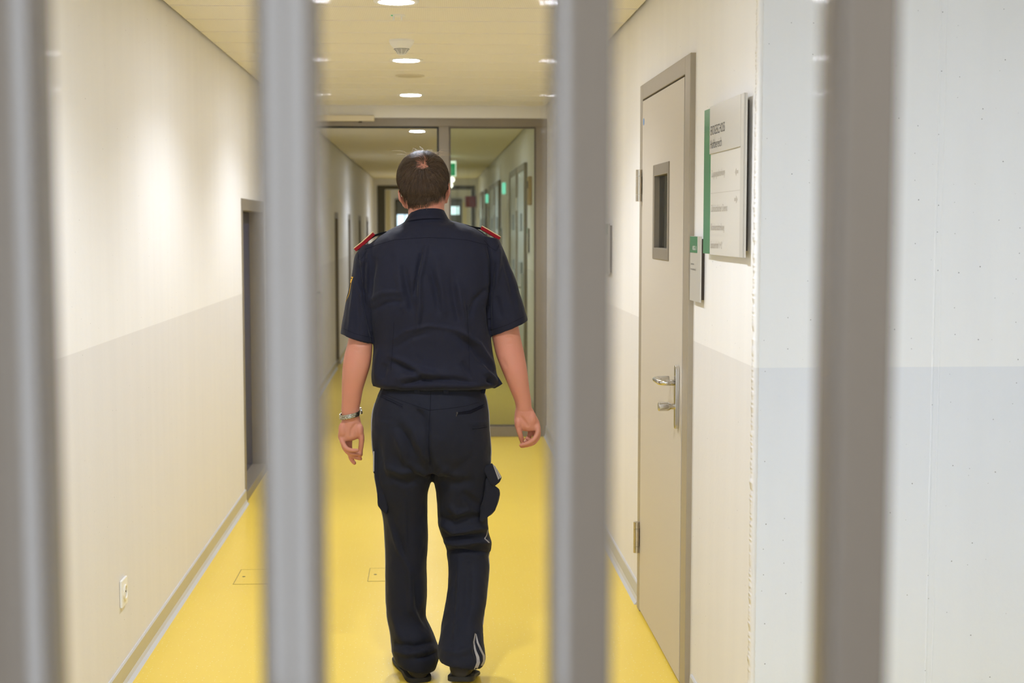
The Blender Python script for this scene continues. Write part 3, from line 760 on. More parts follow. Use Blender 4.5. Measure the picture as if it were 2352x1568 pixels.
def section_rings(secs, n=10, seg=48, ex=2.25, rnd=True):
    """secs: (xl, yl, xr, yr, Y, depth[, back lift]) outline points in the view at depth Y -> smooth closed loft"""
    key = []
    for s in secs:
        xl, yl, xr, yr, Y, b = s[:6]; k = s[6] if len(s) > 6 else 0.0
        key.append(np.concatenate([atY(xl, yl, Y), atY(xr, yr, Y), [b, k]]))
    key = np.array(key)
    P = np.vstack([2 * key[0] - key[1], key, 2 * key[-1] - key[-2]])
    rows = []
    for i in range(1, len(P) - 2):
        m = n if len(key) > 2 else n * 2
        for j in range(m):
            t = j / m
            p0, p1, p2, p3 = P[i - 1], P[i], P[i + 1], P[i + 2]
            # centripetal-ish damped Catmull-Rom
            m1, m2 = (p2 - p0) * 0.42, (p3 - p1) * 0.42
            h00, h10, h01, h11 = 2 * t**3 - 3 * t**2 + 1, t**3 - 2 * t**2 + t, -2 * t**3 + 3 * t**2, t**3 - t**2
            rows.append(h00 * p1 + h10 * m1 + h01 * p2 + h11 * m2)
    rows.append(key[-1])
    rings = []
    th = np.linspace(0, 2 * math.pi, seg, endpoint=False)
    ct, st = np.cos(th), np.sin(th)
    cc = np.sign(ct) * np.abs(ct) ** (2 / ex); ss = np.sign(st) * np.abs(st) ** (2 / ex)
    for r in rows:
        l, rr_, b, k = r[:3], r[3:6], r[6], r[7]
        c = (l + rr_) / 2; u = (rr_ - l) / 2
        rings.append([c + u * a + np.array([0, b, -k]) * d for a, d in zip(cc, ss)])
    return rings

def loft(mb, secs, **k): mb.rings(section_rings(secs, **k)); return mb
def finger(mb, pts, rads):
    """tube through pixel/offset points with rounded tips"""
    mb_pts = [np.array(p, float) for p in pts]
    # smooth
    P = [2 * mb_pts[0] - mb_pts[1]] + mb_pts + [2 * mb_pts[-1] - mb_pts[-2]]
    R = [rads[0]] + list(rads) + [rads[-1]]
    out, rad = [], []
    for i in range(1, len(P) - 2):
        for j in range(5):
            t = j / 5
            m1, m2 = (P[i + 1] - P[i - 1]) * .4, (P[i + 2] - P[i]) * .4
            out.append((2 * t**3 - 3 * t**2 + 1) * P[i] + (t**3 - 2 * t**2 + t) * m1 + (-2 * t**3 + 3 * t**2) * P[i + 1] + (t**3 - t**2) * m2)
            rad.append(R[i] + (R[i + 1] - R[i]) * t)
    out.append(P[-2]); rad.append(R[-2])
    d = out[-1] - out[-2]; d /= np.linalg.norm(d); r = rad[-1]; e = out[-1]
    for a in (0.4, 0.75, 0.95): out.append(e + d * r * a); rad.append(r * math.sqrt(1 - a * a))
    mb.tube(out, rad, 12)
def ellipsoid(mb, c, r, rot=None, seg=28):
    c = np.array(c); rings = []
    Rm = np.eye(3) if rot is None else np.array(rot.to_matrix())
    for i in range(1, seg // 2):
        ph = math.pi * i / (seg // 2)
        rings.append([c + Rm @ np.array([r[0] * math.sin(ph) * math.cos(t), r[1] * math.sin(ph) * math.sin(t), r[2] * math.cos(ph)]) for t in np.linspace(0, 2 * math.pi, seg, endpoint=False)])
    mb.rings(rings)

def remeshed(mb, voxel, smooth=4, factor=0.5):
    me = mb.mesh('source_shape'); o = bpy.data.objects.new('source_shape', me); COL.objects.link(o)
    r = o.modifiers.new('r', 'REMESH'); r.mode = 'VOXEL'; r.voxel_size = voxel
    if smooth:
        s = o.modifiers.new('s', 'SMOOTH'); s.factor = factor; s.iterations = smooth
    bpy.context.view_layer.update()
    out = bpy.data.meshes.new_from_object(o.evaluated_get(bpy.context.evaluated_depsgraph_get()))
    bpy.data.objects.remove(o); bpy.data.meshes.remove(me)
    out.materials.clear()
    return out
def get_co(me):
    a = np.zeros(len(me.vertices) * 3); me.vertices.foreach_get('co', a); return a.reshape(-1, 3)
def get_no(me):
    a = np.zeros(len(me.vertices) * 3); me.vertices.foreach_get('normal', a); return a.reshape(-1, 3)
def set_co(me, a): me.vertices.foreach_set('co', np.ascontiguousarray(a, dtype=np.float32).ravel()); me.update()
def bvh_of(me):
    return BVHTree.FromPolygons([v.co.copy() for v in me.vertices], [tuple(p.vertices) for p in me.polygons])

def fold(me, folds, side=-1, gain=1.0, narrow=1.0):
    """cloth folds: each is ([points in the back view], width px, height m); ridges > 0, valleys < 0"""
    co, no = get_co(me), get_no(me)
    q = proj(co); wgt = np.clip(-no[:, 1] * 1.6 + 0.25, 0, 1) if side < 0 else np.ones(len(co))
    d = np.zeros(len(co))
    for pts, wd, amp in folds:
        wd = wd * narrow; amp = amp * gain
        pts = np.array(pts, float); seg = np.diff(pts, axis=0); L = np.linalg.norm(seg, axis=1); cum = np.concatenate([[0], np.cumsum(L)])
        best = np.full(len(co), 1e9); par = np.zeros(len(co))
        for i in range(len(seg)):
            t = np.clip(((q - pts[i]) @ seg[i]) / (L[i]**2), 0, 1)
            dist = np.linalg.norm(q - (pts[i] + t[:, None] * seg[i]), axis=1)
            up = dist < best; best[up] = dist[up]; par[up] = ((cum[i] + t * L[i]) / cum[-1])[up]
        taper = np.clip(np.sin(np.clip(par, 0.0, 1.0) * math.pi), 0, 1) ** 0.6
        d += amp * np.exp(-(best / wd) ** 2) * (0.15 + 0.85 * taper)
    set_co(me, co + no * (d * wgt)[:, None])
def wobble(me, amp, scale, seed):
    co, no = get_co(me), get_no(me)
    d = np.array([noise.fractal(Vector((c[0] * scale + seed, c[1] * scale, c[2] * scale * 0.6)), 1.0, 2.0, 3) for c in co])
    set_co(me, co + no * (d * amp)[:, None])

def surf_back(bvh, px, py, off=0.0):
    d = ray(px, py); d = d / np.linalg.norm(d)
    h = bvh.ray_cast(Vector(CAM), Vector(d))
    if h[0] is None: return None
    return np.array(h[0]) + np.array(h[1]) * off
def resample(pts, step):
    pts = np.array(pts, float); L = np.linalg.norm(np.diff(pts, axis=0), axis=1); cum = np.concatenate([[0], np.cumsum(L)])
    n = max(2, int(cum[-1] / step) + 1); t = np.linspace(0, cum[-1], n)
    return np.stack([np.interp(t, cum, pts[:, i]) for i in range(pts.shape[1])], 1)
def seam(mb, bvh, pts, rad=0.0006, off=0.0002, step=5):
    hits = [surf_back(bvh, x, y, off) for x, y in resample(pts, step)]
    run = []
    for h in hits + [None]:
        if h is None or (run and np.linalg.norm(h - run[-1]) > 0.03):
            if len(run) > 1: mb.tube(run, rad, 6)
            run = [] if h is None else [h]
        else: run.append(h)

# ---- body sections
T = [  # torso outline (between the arms)
    (938, 494, 1023, 489, 4.932, .0600, .014), (933, 502, 1027, 497, 4.932, .066, .012), (926, 510, 1036, 506, 4.930, .070), (902, 523, 1068, 516, 4.925, .084), (880, 536, 1100, 529, 4.92, .096),
    (858, 552, 1122, 544, 4.915, .106), (842, 572, 1134, 562, 4.91, .114), (836, 600, 1131, 595, 4.905, .124), (838, 650, 1128, 650, 4.90, .134),
    (842, 705, 1124, 705, 4.90, .136), (850, 750, 1126, 750, 4.90, .132), (857, 790, 1130, 790, 4.90, .128), (857, 830, 1136, 830, 4.90, .130),
    (854, 862, 1142, 858, 4.90, .138, .004), (854.5, 881, 1146, 877, 4.90, .142, .009), (862, 888, 1138, 887, 4.90, .136, .009), (882, 894, 1112, 894, 4.90, .114, .009)]
SL = [(832, 564, 872, 556, 4.91, .046), (816.5, 584, 880, 578, 4.905, .060), (811, 606, 878, 602, 4.902, .064), (805, 640, 873, 640, 4.90, .066), (795, 690, 864, 692, 4.895, .066),
      (786, 735, 859, 744, 4.89, .065), (781.5, 767, 857.5, 789, 4.885, .064)]
SR = [(1098, 540, 1146, 549, 4.91, .050), (1090, 578, 1160, 580, 4.905, .062), (1098, 640, 1182, 637, 4.90, .066), (1108, 690, 1199, 688, 4.90, .067),
      (1119, 745, 1208, 718, 4.895, .066), (1127, 773, 1213, 736.5, 4.895, .065)]
PEL = [(884, 858, 1104, 858, 4.90, .108), (878, 880, 1108, 880, 4.90, .112), (870, 898, 1112, 898, 4.895, .117), (861, 922, 1119, 922, 4.89, .125), (854, 952, 1123, 950, 4.888, .133),
       (853, 1000, 1126, 1000, 4.885, .137), (857, 1040, 1128, 1040, 4.888, .128), (870, 1078, 1118, 1078, 4.89, .100)]
LL = [(857, 960, 990, 960, 4.888, .118), (858, 1045, 990, 1045, 4.893, .116), (861, 1095, 993.5, 1095, 4.90, .110), (864, 1112, 989, 1112, 4.905, .107), (869, 1137, 982, 1137, 4.91, .104),
      (877, 1175, 980, 1175, 4.92, .098), (881, 1217, 981, 1217, 4.925, .094), (883, 1262, 981.5, 1262, 4.93, .092), (883.5, 1308, 979.5, 1308, 4.93, .090),
      (886, 1362, 981, 1362, 4.925, .088), (890, 1416, 979, 1416, 4.92, .088), (894, 1445, 991, 1445, 4.905, .092), (899, 1478, 1006, 1484, 4.892, .098),
      (901, 1495, 1007, 1506, 4.888, .102), (905, 1508, 1002, 1524, 4.886, .102), (909, 1517, 998, 1533, 4.886, .100)]
RL = [(986, 960, 1123, 960, 4.888, .118), (990, 1040, 1127, 1040, 4.895, .117), (994, 1092, 1124, 1092, 4.905, .112), (1003, 1150, 1121, 1150, 4.915, .104),
      (1007, 1200, 1121, 1195, 4.925, .098), (1015, 1228, 1123, 1222, 4.928, .098), (1022, 1246, 1129, 1244, 4.928, .100), (1025, 1262, 1128, 1258, 4.922, .096), (1026, 1276, 1121, 1272, 4.91, .090),
      (1028.5, 1310, 1123, 1298, 4.885, .088), (1025, 1375, 1117, 1375, 4.82, .086), (1017, 1416, 1109, 1422, 4.775, .084), (1008, 1465, 1112, 1465, 4.725, .086),
      (1004, 1490, 1115, 1497, 4.70, .087), (1004, 1504, 1114, 1514, 4.69, .086), (1007, 1514, 1108, 1526, 4.685, .082)]
def shrink(secs, k, kb):
    o = []
    for s in secs:
        cx, cy = (s[0] + s[2]) / 2, (s[1] + s[3]) / 2
        o.append((cx + (s[0] - cx) * k, cy + (s[1] - cy) * k, cx + (s[2] - cx) * k, cy + (s[3] - cy) * k, s[4], s[5] * kb))
    return o

# ---- head frame
HC = atY(971.5, 412, 4.93)                      # centre of the cranium
HR = Matrix.Rotation(math.radians(-3.5), 3, 'Y') @ Matrix.Rotation(math.radians(-5), 3, 'X')
def hp(x, y, z): return HC + np.array(HR @ Vector((x, y, z)))
HE = HR.to_quaternion()
body = MB()
ellipsoid(body, hp(0, 0, 0.004), (.0815, .098, .0855), HE, 40)
ellipsoid(body, hp(0, -0.030, -0.022), (.074, .062, .066), HE, 32)       # occiput
ellipsoid(body, hp(0, -0.022, -0.062), (.064, .052, .052), HE, 28)       # nape
ellipsoid(body, hp(0, 0.045, -0.055), (.062, .058, .078), HE, 32)        # face
ellipsoid(body, hp(0, 0.060, -0.110), (.042, .040, .030), HE, 24)        # jaw and chin
ellipsoid(body, hp(0, 0.092, 0.000), (.050, .012, .010), HE, 20)         # brow
finger(body, [hp(0, 0.098, -0.012), hp(0, 0.110, -0.030), hp(0, 0.118, -0.047)], [.008, .010, .012])
for s in (-1, 1):
    ellipsoid(body, hp(s * .011, 0.108, -0.050), (.008, .009, .007), HE, 12)
    ellipsoid(body, hp(s * .040, 0.082, -0.035), (.022, .018, .016), HE, 16)      # cheek
    ellipsoid(body, hp(s * .031, 0.088, -0.012), (.014, .010, .0075), HE, 16)     # eyelids
ellipsoid(body, hp(0, 0.099, -0.076), (.024, .010, .0055), HE, 16)
ellipsoid(body, hp(0, 0.098, -0.087), (.021, .010, .006), HE, 16)
# ears: rim, lobe and inner bowl
for s, top, bot, out in ((-1, (917, 442), (931.5, 475), (919.5, 459)), (1, (1030, 425), (1025, 463), (1031, 442))):
    yb = 4.925
    a, m_, b_ = atY(*top, yb), atY(*out, yb), atY(*bot, yb + .012)
    ins = atY(top[0] - s * 14, top[1] + 6, yb + .03)
    finger(body, [ins, a + np.array([0, .018, .004]), a, m_, b_ + np.array([-s * .000, 0, .006]), b_], [.004, .0045, .005, .0052, .0058, .0062])
    ellipsoid(body, (a + b_ + m_) / 3 + np.array([-s * .007, .020, .002]), (.0085, .024, .027), None, 20)
    ellipsoid(body, (a + b_ + m_) / 3 + np.array([-s * .014, .024, .004]), (.0125, .026, .028), None, 20)
    ellipsoid(body, (a + b_) / 2 + np.array([-s * .006, .016, 0]), (.006, .019, .030), Matrix.Rotation(math.radians(s * 14), 3, 'Y').to_quaternion() if s < 0 else Matrix.Rotation(math.radians(2), 3, 'Y').to_quaternion(), 20)
# neck
loft(body, [(934, 440, 1020, 436, 4.935, .056), (936, 470, 1021, 462, 4.928, .064), (937.5, 490, 1021, 484, 4.928, .062), (934, 510, 1026, 506, 4.93, .066), (925, 530, 1040, 528, 4.925, .070)], ex=2.1)
# torso, pelvis and legs under the clothes
loft(body, shrink(T[3:-3], .86, .80)); loft(body, shrink(PEL, .88, .80))
loft(body, shrink(LL[1:-1], .72, .72)); loft(body, shrink(RL[1:-1], .72, .72))
# arms
AL = [(840, 585, 868, 580, 4.91, .036), (828, 612, 866, 608, 4.905, .042), (812, 690, 852, 692, 4.895, .044), (804, 752, 848, 758, 4.885, .042),
      (798.5, 787, 855, 787, 4.88, .045), (791, 814, 854, 814, 4.875, .046), (787, 841, 850, 841, 4.873, .046), (785.5, 867, 842, 867, 4.873, .043),
      (785, 894, 834, 894, 4.875, .037), (785, 921, 829, 921, 4.877, .031), (784, 940, 826, 937, 4.879, .027), (786, 962, 826, 958, 4.88, .025)]
AR = [(1100, 582, 1130, 582, 4.91, .036), (1106, 612, 1146, 608, 4.905, .042), (1122, 690, 1174, 685, 4.90, .044), (1128, 760, 1190, 745, 4.895, .048),
      (1133, 787, 1197, 780, 4.89, .046), (1139, 814, 1203.5, 808, 4.885, .046), (1149, 841, 1209, 838, 4.88, .046), (1160, 867, 1213, 866, 4.877, .043),
      (1171, 894, 1216, 893, 4.875, .036), (1181, 919, 1220, 917, 4.875, .030), (1184.5, 934, 1221, 933, 4.875, .027), (1183.5, 944, 1224, 944, 4.875, .025)]
loft(body, AL, seg=36, ex=2.1); loft(body, AR, seg=36, ex=2.1)
for px, py, dy in ((822, 798, 4.852), (1170, 792, 4.862)):                # elbow points
    ellipsoid(body, atY(px, py, dy), (.020, .018, .026), None, 16)
# left hand
hy = 4.882
loft(body, [(786, 958, 826, 955, hy, .024), (783, 974, 830, 972, hy, .023), (777.5, 990, 834, 988, hy, .022), (776, 1003, 833, 1001, hy, .020), (780, 1013, 812, 1011, hy, .014)], seg=32, ex=2.2)
ellipsoid(body, atY(827, 988, hy - .010), (.013, .016, .024), None, 16)     # ball of the thumb
ellipsoid(body, atY(787, 987, hy - .012), (.015, .013, .028), None, 16)     # heel of the hand
def F(pts, rads, yb): finger(body, [atY(x, y, yb + d) for x, y, d in pts], rads)
F([(784, 1000, -.006), (787, 1016, -.020), (797, 1030, -.030), (810, 1034, -.032), (821, 1034, -.028)], [.0095, .0088, .0080, .0074, .0066], hy)
F([(788, 1003, .004), (790, 1025, -.006), (800, 1039, -.014), (813, 1042, -.014), (826, 1043, -.008)], [.0098, .0090, .0082, .0076, .0068], hy)
F([(795, 1004, .014), (796, 1030, .010), (805, 1044, .004), (817, 1050, .004), (828, 1053, .006)], [.0100, .0092, .0084, .0076, .0068], hy)
F([(803, 1004, .020), (803, 1030, .024), (805, 1048, .022), (809, 1057, .018), (814, 1063, .012)], [.0100, .0092, .0084, .0078, .0070], hy)
F([(822, 980, -.006), (830.5, 1002, -.012), (829.5, 1022, -.008), (828, 1034, -.004), (828.5, 1044, .000)], [.0130, .0098, .0092, .0086, .0074], hy)
# right hand
hy2 = 4.876
loft(body, [(1183.5, 940, 1224, 939, hy2, .025), (1181.5, 954, 1231, 953, hy2, .024), (1181, 968, 1238, 966, hy2, .023), (1186, 980, 1241, 977, hy2, .021), (1204, 990, 1240, 988, hy2, .015)], seg=32, ex=2.2)
ellipsoid(body, atY(1190, 972, hy2 - .010), (.013, .016, .024), None, 16)
ellipsoid(body, atY(1222, 962, hy2 - .012), (.016, .013, .028), None, 16)
F([(1235, 976, -.008), (1235, 993, -.024), (1226, 1009, -.034), (1211, 1018, -.032), (1196, 1022, -.026)], [.0098, .0090, .0082, .0074, .0066], hy2)
F([(1236, 980, .004), (1236, 1001, -.008), (1226, 1016, -.016), (1211, 1022, -.014), (1198, 1024.5, -.008)], [.0100, .0092, .0084, .0076, .0068], hy2)
F([(1229, 980, .016), (1231, 1000, .012), (1224, 1011, .002), (1216, 1010, -.004), (1211, 1006, -.006)], [.0100, .0092, .0084, .0076, .0068], hy2)
F([(1219, 980, .022), (1217, 998, .026), (1212, 1010, .022), (1206, 1016, .016), (1201, 1018, .010)], [.0098, .0090, .0082, .0076, .0068], hy2)
F([(1190, 966, -.006), (1191, 984, -.014), (1195, 998, -.012), (1197.5, 1008, -.006), (1199, 1014.5, -.002)], [.0130, .0100, .0092, .0086, .0074], hy2)
# feet inside the shoes
LFx, LFy = -0.050, 4.836
RFt = atY(1068, 1560, 4.66)
ellipsoid(body, (LFx - .015, LFy + .12, .050), (.030, .105, .026), None, 20)
ellipsoid(body, (LFx, LFy + .075, .085), (.028, .032, .065), None, 20)
RH = np.array([0.090, 4.650, 0.076])            # right heel, lifted
RT = np.array([0.118, 4.900, 0.030])            # right toes on the floor
ellipsoid(body, (RH + RT) / 2 + np.array([0, .0, .012]), (.026, .105, .020), Matrix.Rotation(math.radians(-16), 3, 'X').to_quaternion(), 20)
ellipsoid(body, RH + np.array([0, .048, .050]), (.026, .026, .060), None, 20)
bme = remeshed(body, 0.0034, 3, 0.5)
# small anatomical relief: tendons, skin creases, elbow folds
fold(bme, [([(815, 790), (830, 792), (846, 789)], 3, -.0022), ([(812, 803), (826, 806)], 3, -.0015), ([(806, 783), (832, 781), (850, 786)], 3.5, .0012),
           ([(1160, 776), (1174, 774), (1186, 780)], 3, -.0020), ([(1164, 790), (1178, 789)], 3, -.0014),
           ([(785, 966), (806, 968), (826, 966)], 1.8, -.0016), ([(1185, 943), (1204, 945), (1222, 943)], 1.8, -.0018),
           ([(818, 972), (808, 985), (806, 1002)], 3, -.0045), ([(1196, 955), (1204, 966), (1213, 980)], 3, -.0045),
           ([(848, 815), (838, 850), (826, 900)], 8, .0020), ([(1144, 812), (1158, 850), (1178, 905)], 8, .0018),
           ([(1165, 845), (1152, 822)], 4, -.0016)])
mxn = [n for n in skin_mat.node_tree.nodes if n.type == 'MIX'][0]
mxn.inputs['A'].default_value = (0.45, 0.205, 0.118, 1); mxn.inputs['B'].default_value = (0.54, 0.20, 0.142, 1)
for n in skin_mat.node_tree.nodes:
    if n.type == 'TEX_NOISE' and n.inputs['Scale'].default_value == 45: n.inputs['Scale'].default_value = 11
person = link_mesh('person', bme, skin_mat, None, True)
tag(person, 'officer in navy short sleeved uniform walking away down the yellow floored corridor', 'person')
bbvh = bvh_of(bme)

# ---- shirt
sh = MB()
loft(sh, T, seg=64, ex=2.35)
def wedge(mb, poly, ya, yb, k=1.0):
    c = np.mean(np.array(poly, float), 0)
    fr = [atY(x, y, ya) for x, y in poly]; bk = [atY(c[0] + (x - c[0]) * k, c[1] + (y - c[1]) * k, yb) for x, y in poly]
    n = len(poly)
    mb.add(fr + bk, [tuple(range(n)), tuple(range(2 * n - 1, n - 1, -1))] + [(i, i + n, (i + 1) % n + n, (i + 1) % n) for i in range(n)])
wedge(sh, [(1122, 838), (1136, 852), (1154, 881), (1136, 891), (1112, 886)], 4.86, 4.94)
wedge(sh, [(872, 850), (855.5, 862), (856, 887), (884, 890)], 4.86, 4.94)
loft(sh, SL, seg=44, ex=2.2); loft(sh, SR, seg=44, ex=2.2)
sme = remeshed(sh, 0.0036, 4, 0.5)
fold(sme, [
    # armhole creases
    ([(840, 575), (836, 615), (836, 660), (841, 710), (850, 760), (857, 788)], 5, -.0055), ([(1121, 566), (1127, 605), (1126, 650), (1122, 710), (1125, 770)], 5, -.0055),
    ([(846, 580), (843, 640), (848, 700)], 7, .004), ([(1115, 575), (1118, 640), (1115, 700)], 7, .004),
    # back pleat and hanging folds
    ([(980, 560), (972, 600), (962, 640), (965, 700), (958, 760)], 7, .0060), ([(968, 580), (960, 625), (952, 680)], 6, -.0065), ([(985, 610), (1000, 660), (1010, 720)], 9, -.0050),
    ([(1000, 580), (1012, 650), (1020, 720)], 12, .0040), ([(925, 610), (935, 660), (950, 720)], 9, -.0040), ([(912, 590), (920, 650), (932, 720)], 10, .0040),
    ([(1050, 640), (1060, 700), (1072, 770)], 9, .0045), ([(1035, 620), (1045, 690), (1055, 740)], 8, -.0040), ([(862, 590), (850, 640), (848, 690)], 9, -.0050),
    ([(845, 690), (880, 672), (930, 670)], 7, .0030), ([(850, 715), (890, 695), (930, 690)], 7, -.0028), ([(1120, 660), (1090, 690), (1075, 730)], 8, -.0035),
    # waist folds
    ([(895, 785), (930, 760), (985, 748), (1040, 756), (1085, 775)], 6, .0018), ([(905, 800), (945, 775), (990, 763)], 7, -.0020), ([(1040, 765), (1085, 800), (1125, 850)], 8, -.0048),
    ([(1050, 755), (1100, 790), (1140, 850)], 7, .0050), ([(900, 830), (940, 850), (980, 868)], 10, -.0055), ([(890, 815), (935, 835), (1000, 872)], 9, .0045),
    ([(870, 800), (866, 840), (864, 875)], 8, .0040), ([(885, 835), (878, 870)], 8, -.0040), ([(920, 884), (970, 872), (1040, 872), (1100, 880)], 8, -.0070),
    ([(910, 872), (960, 860), (1010, 858)], 10, .0055), ([(1060, 830), (1080, 860), (1095, 878)], 8, -.0040), ([(1105, 830), (1118, 855), (1140, 876)], 7, .0055), ([(1120, 868), (1132, 884)], 6, -.007),
    # sleeves
    ([(822, 610), (826, 650), (838, 675)], 6, -.0055), ([(812, 640), (808, 700), (800, 760)], 6, .0030), ([(820, 660), (822, 720), (822, 770)], 8, -.0028), ([(836, 700), (846, 745), (852, 780)], 6, .0030),
    ([(1148, 570), (1142, 620), (1140, 660)], 6, .0042), ([(1138, 600), (1132, 640), (1130, 670)], 5, -.0050), ([(1156, 590), (1172, 650), (1186, 705)], 7, -.0030), ([(1140, 680), (1150, 730)], 8, -.0028),
    ([(827, 590), (832, 605), (840, 588)], 5, .0030),
], gain=2.3, narrow=.85)
wobble(sme, 0.0040, 10.0, 3.1); wobble(sme, 0.0009, 30.0, 8.0)
shirt = link_mesh('shirt', sme, shirt_mat, person, True)
sbvh = bvh_of(sme)
sb = MB()
seam(sb, sbvh, [(838, 573), (866, 562), (905, 551), (950, 547), (985, 545.5), (1030, 547), (1075, 551.5), (1108, 560), (1120, 562)])
seam(sb, sbvh, [(839, 577), (836, 610), (835.5, 650), (840, 695)])
seam(sb, sbvh, [(1119, 566), (1127, 604), (1127, 640), (1125, 672)])
seam(sb, sbvh, [(785, 753), (815, 766), (855, 776)], rad=.0006); seam(sb, sbvh, [(1128, 758), (1165, 746), (1209, 724)], rad=.0006)
seam(sb, sbvh, [(1112, 552), (1124, 566), (1140, 577), (1147, 560)], rad=.0007); seam(sb, sbvh, [(822, 580), (824, 598), (832, 592), (842, 575)], rad=.0007)
seam(sb, sbvh, [(905, 740), (902, 790), (898, 850)], rad=.0005); seam(sb, sbvh, [(1072, 700), (1076, 770), (1078, 850)], rad=.0005)
so = sb.build('seam', seam_mat, shirt, smooth=True)

# collar
cr = section_rings([(926, 514.5, 1031.5, 508.5, 4.926, .073, .014), (931, 507, 1029, 501, 4.927, .0675, .014), (937, 497, 1023.5, 491, 4.928, .0650, .0145), (939.2, 492, 1021.5, 486.5, 4.928, .0640, .0150)], seg=64, ex=2.1)
cin = section_rings([(941, 494, 1019.5, 488, 4.928, .0618, .0145), (940, 506, 1020, 502, 4.928, .0620, .0140)], n=4, seg=64, ex=2.1)
cm = MB(); cm.rings(cr + cin, caps=False)
collar = cm.build('collar', shirt_mat, shirt, smooth=True)
cbv = bvh_of(collar.data)

# epaulettes: black strap with a red sleeve over its outer half
def slab(mb, pts, wid, th):
    rings = []
    pts = [np.array(p) for p in pts]
    for i, p in enumerate(pts):
        t = pts[min(i + 1, len(pts) - 1)] - pts[max(i - 1, 0)]; t /= np.linalg.norm(t)
        v = np.array([0, 1.0, 0]); nn = np.cross(t, v); nn /= np.linalg.norm(nn)
        if nn[2] < 0: nn = -nn
        rings.append([p - v * wid + nn * 0, p + v * wid, p + v * (wid - .001) + nn * th, p - v * (wid - .001) + nn * th])
    mb.rings(rings)
for pts_s, pts_r in (([(889, 535.5), (875, 539), (861, 543.5), (848, 552), (836, 563), (822, 575)], [(862, 539.5), (850, 550.5), (838, 561.5), (818.5, 577)]),
                     ([(1066, 520), (1086, 524.5), (1103, 527), (1116, 534), (1130, 542.5), (1144, 551)], [(1102.5, 526.5), (1116, 534), (1130, 542.5), (1145.5, 551.5)])):
    ep = MB(); slab(ep, [atY(x, y, 4.915) for x, y in pts_s], .024, .0072)
    e = ep.build('epaulette', black_cloth, shirt, bevel=0.0008)
    rp = MB(); slab(rp, [atY(x, y, 4.915) for x, y in pts_r], .027, .0128)
    rb = rp.build('epaulette', red_cloth, shirt, bevel=0.0015); tag(rb, 'dark red slip-on epaulette cover')
    gp_ = MB(); q = [atY(x, y, 4.915 - .0265) for x, y in pts_r]
    t = q[-1] - q[0]; t /= np.linalg.norm(t); nn = np.cross(t, [0, 1, 0]); nn = nn if nn[2] > 0 else -nn
    gp_.tube([p + nn * .0130 for p in q], .0013, 6)
    gp_.tube([q[-1] + nn * .0130, q[-1] + nn * .0130 + np.array([0, .053, 0])], .0013, 6)
    gp_.build('epaulette_cord', gold_cord, shirt)

# sleeve badge on the left arm, a shield following the sleeve
pz0, pz1 = atY(805, 693, 4.9)[2], atY(805, 635, 4.9)[2]
bad = MB(); nu, nv = 15, 27; grid = {}
pm = [shirt_mat, yellow_thread, black_cloth, grey_thread]
for j in range(nv):
    v = j / (nv - 1); z = pz1 + (pz0 - pz1) * v
    hw_ = 0.036 * (1.0 if v < .45 else math.sqrt(max(0.0, 1 - ((v - .45) / .56) ** 2)))
    for i in range(nu):
        u = -1 + 2 * i / (nu - 1)
        h = sbvh.ray_cast(Vector((-2.0, 4.862 + .034 + u * hw_, z)), Vector((1, 0, 0)))
        p = h[0] + h[1] * 0.0012 if h[0] is not None else Vector((-.29, 4.9 + u * hw_, z))
        grid[i, j] = len(bad.v); bad.v.append(tuple(p))
for j in range(nv - 1):
    for i in range(nu - 1):
        bad.f.append((grid[i, j], grid[i, j + 1], grid[i + 1, j + 1], grid[i + 1, j]))
        edge = i == 0 or i == nu - 2 or j == 0 or j >= nv - 3
        if edge: k = 1
        elif 2 <= j <= 5: k = 1 if (i % 3) else 2
        elif j > 7 and 4 <= i <= 10 and (i * 7 + j * 5) % 4 < 2: k = 3
        else: k = 2
        bad.mi.append(k)
badge = bad.build('sleeve_badge', pm, shirt); tag(badge, 'shield badge with yellow border on the left sleeve')

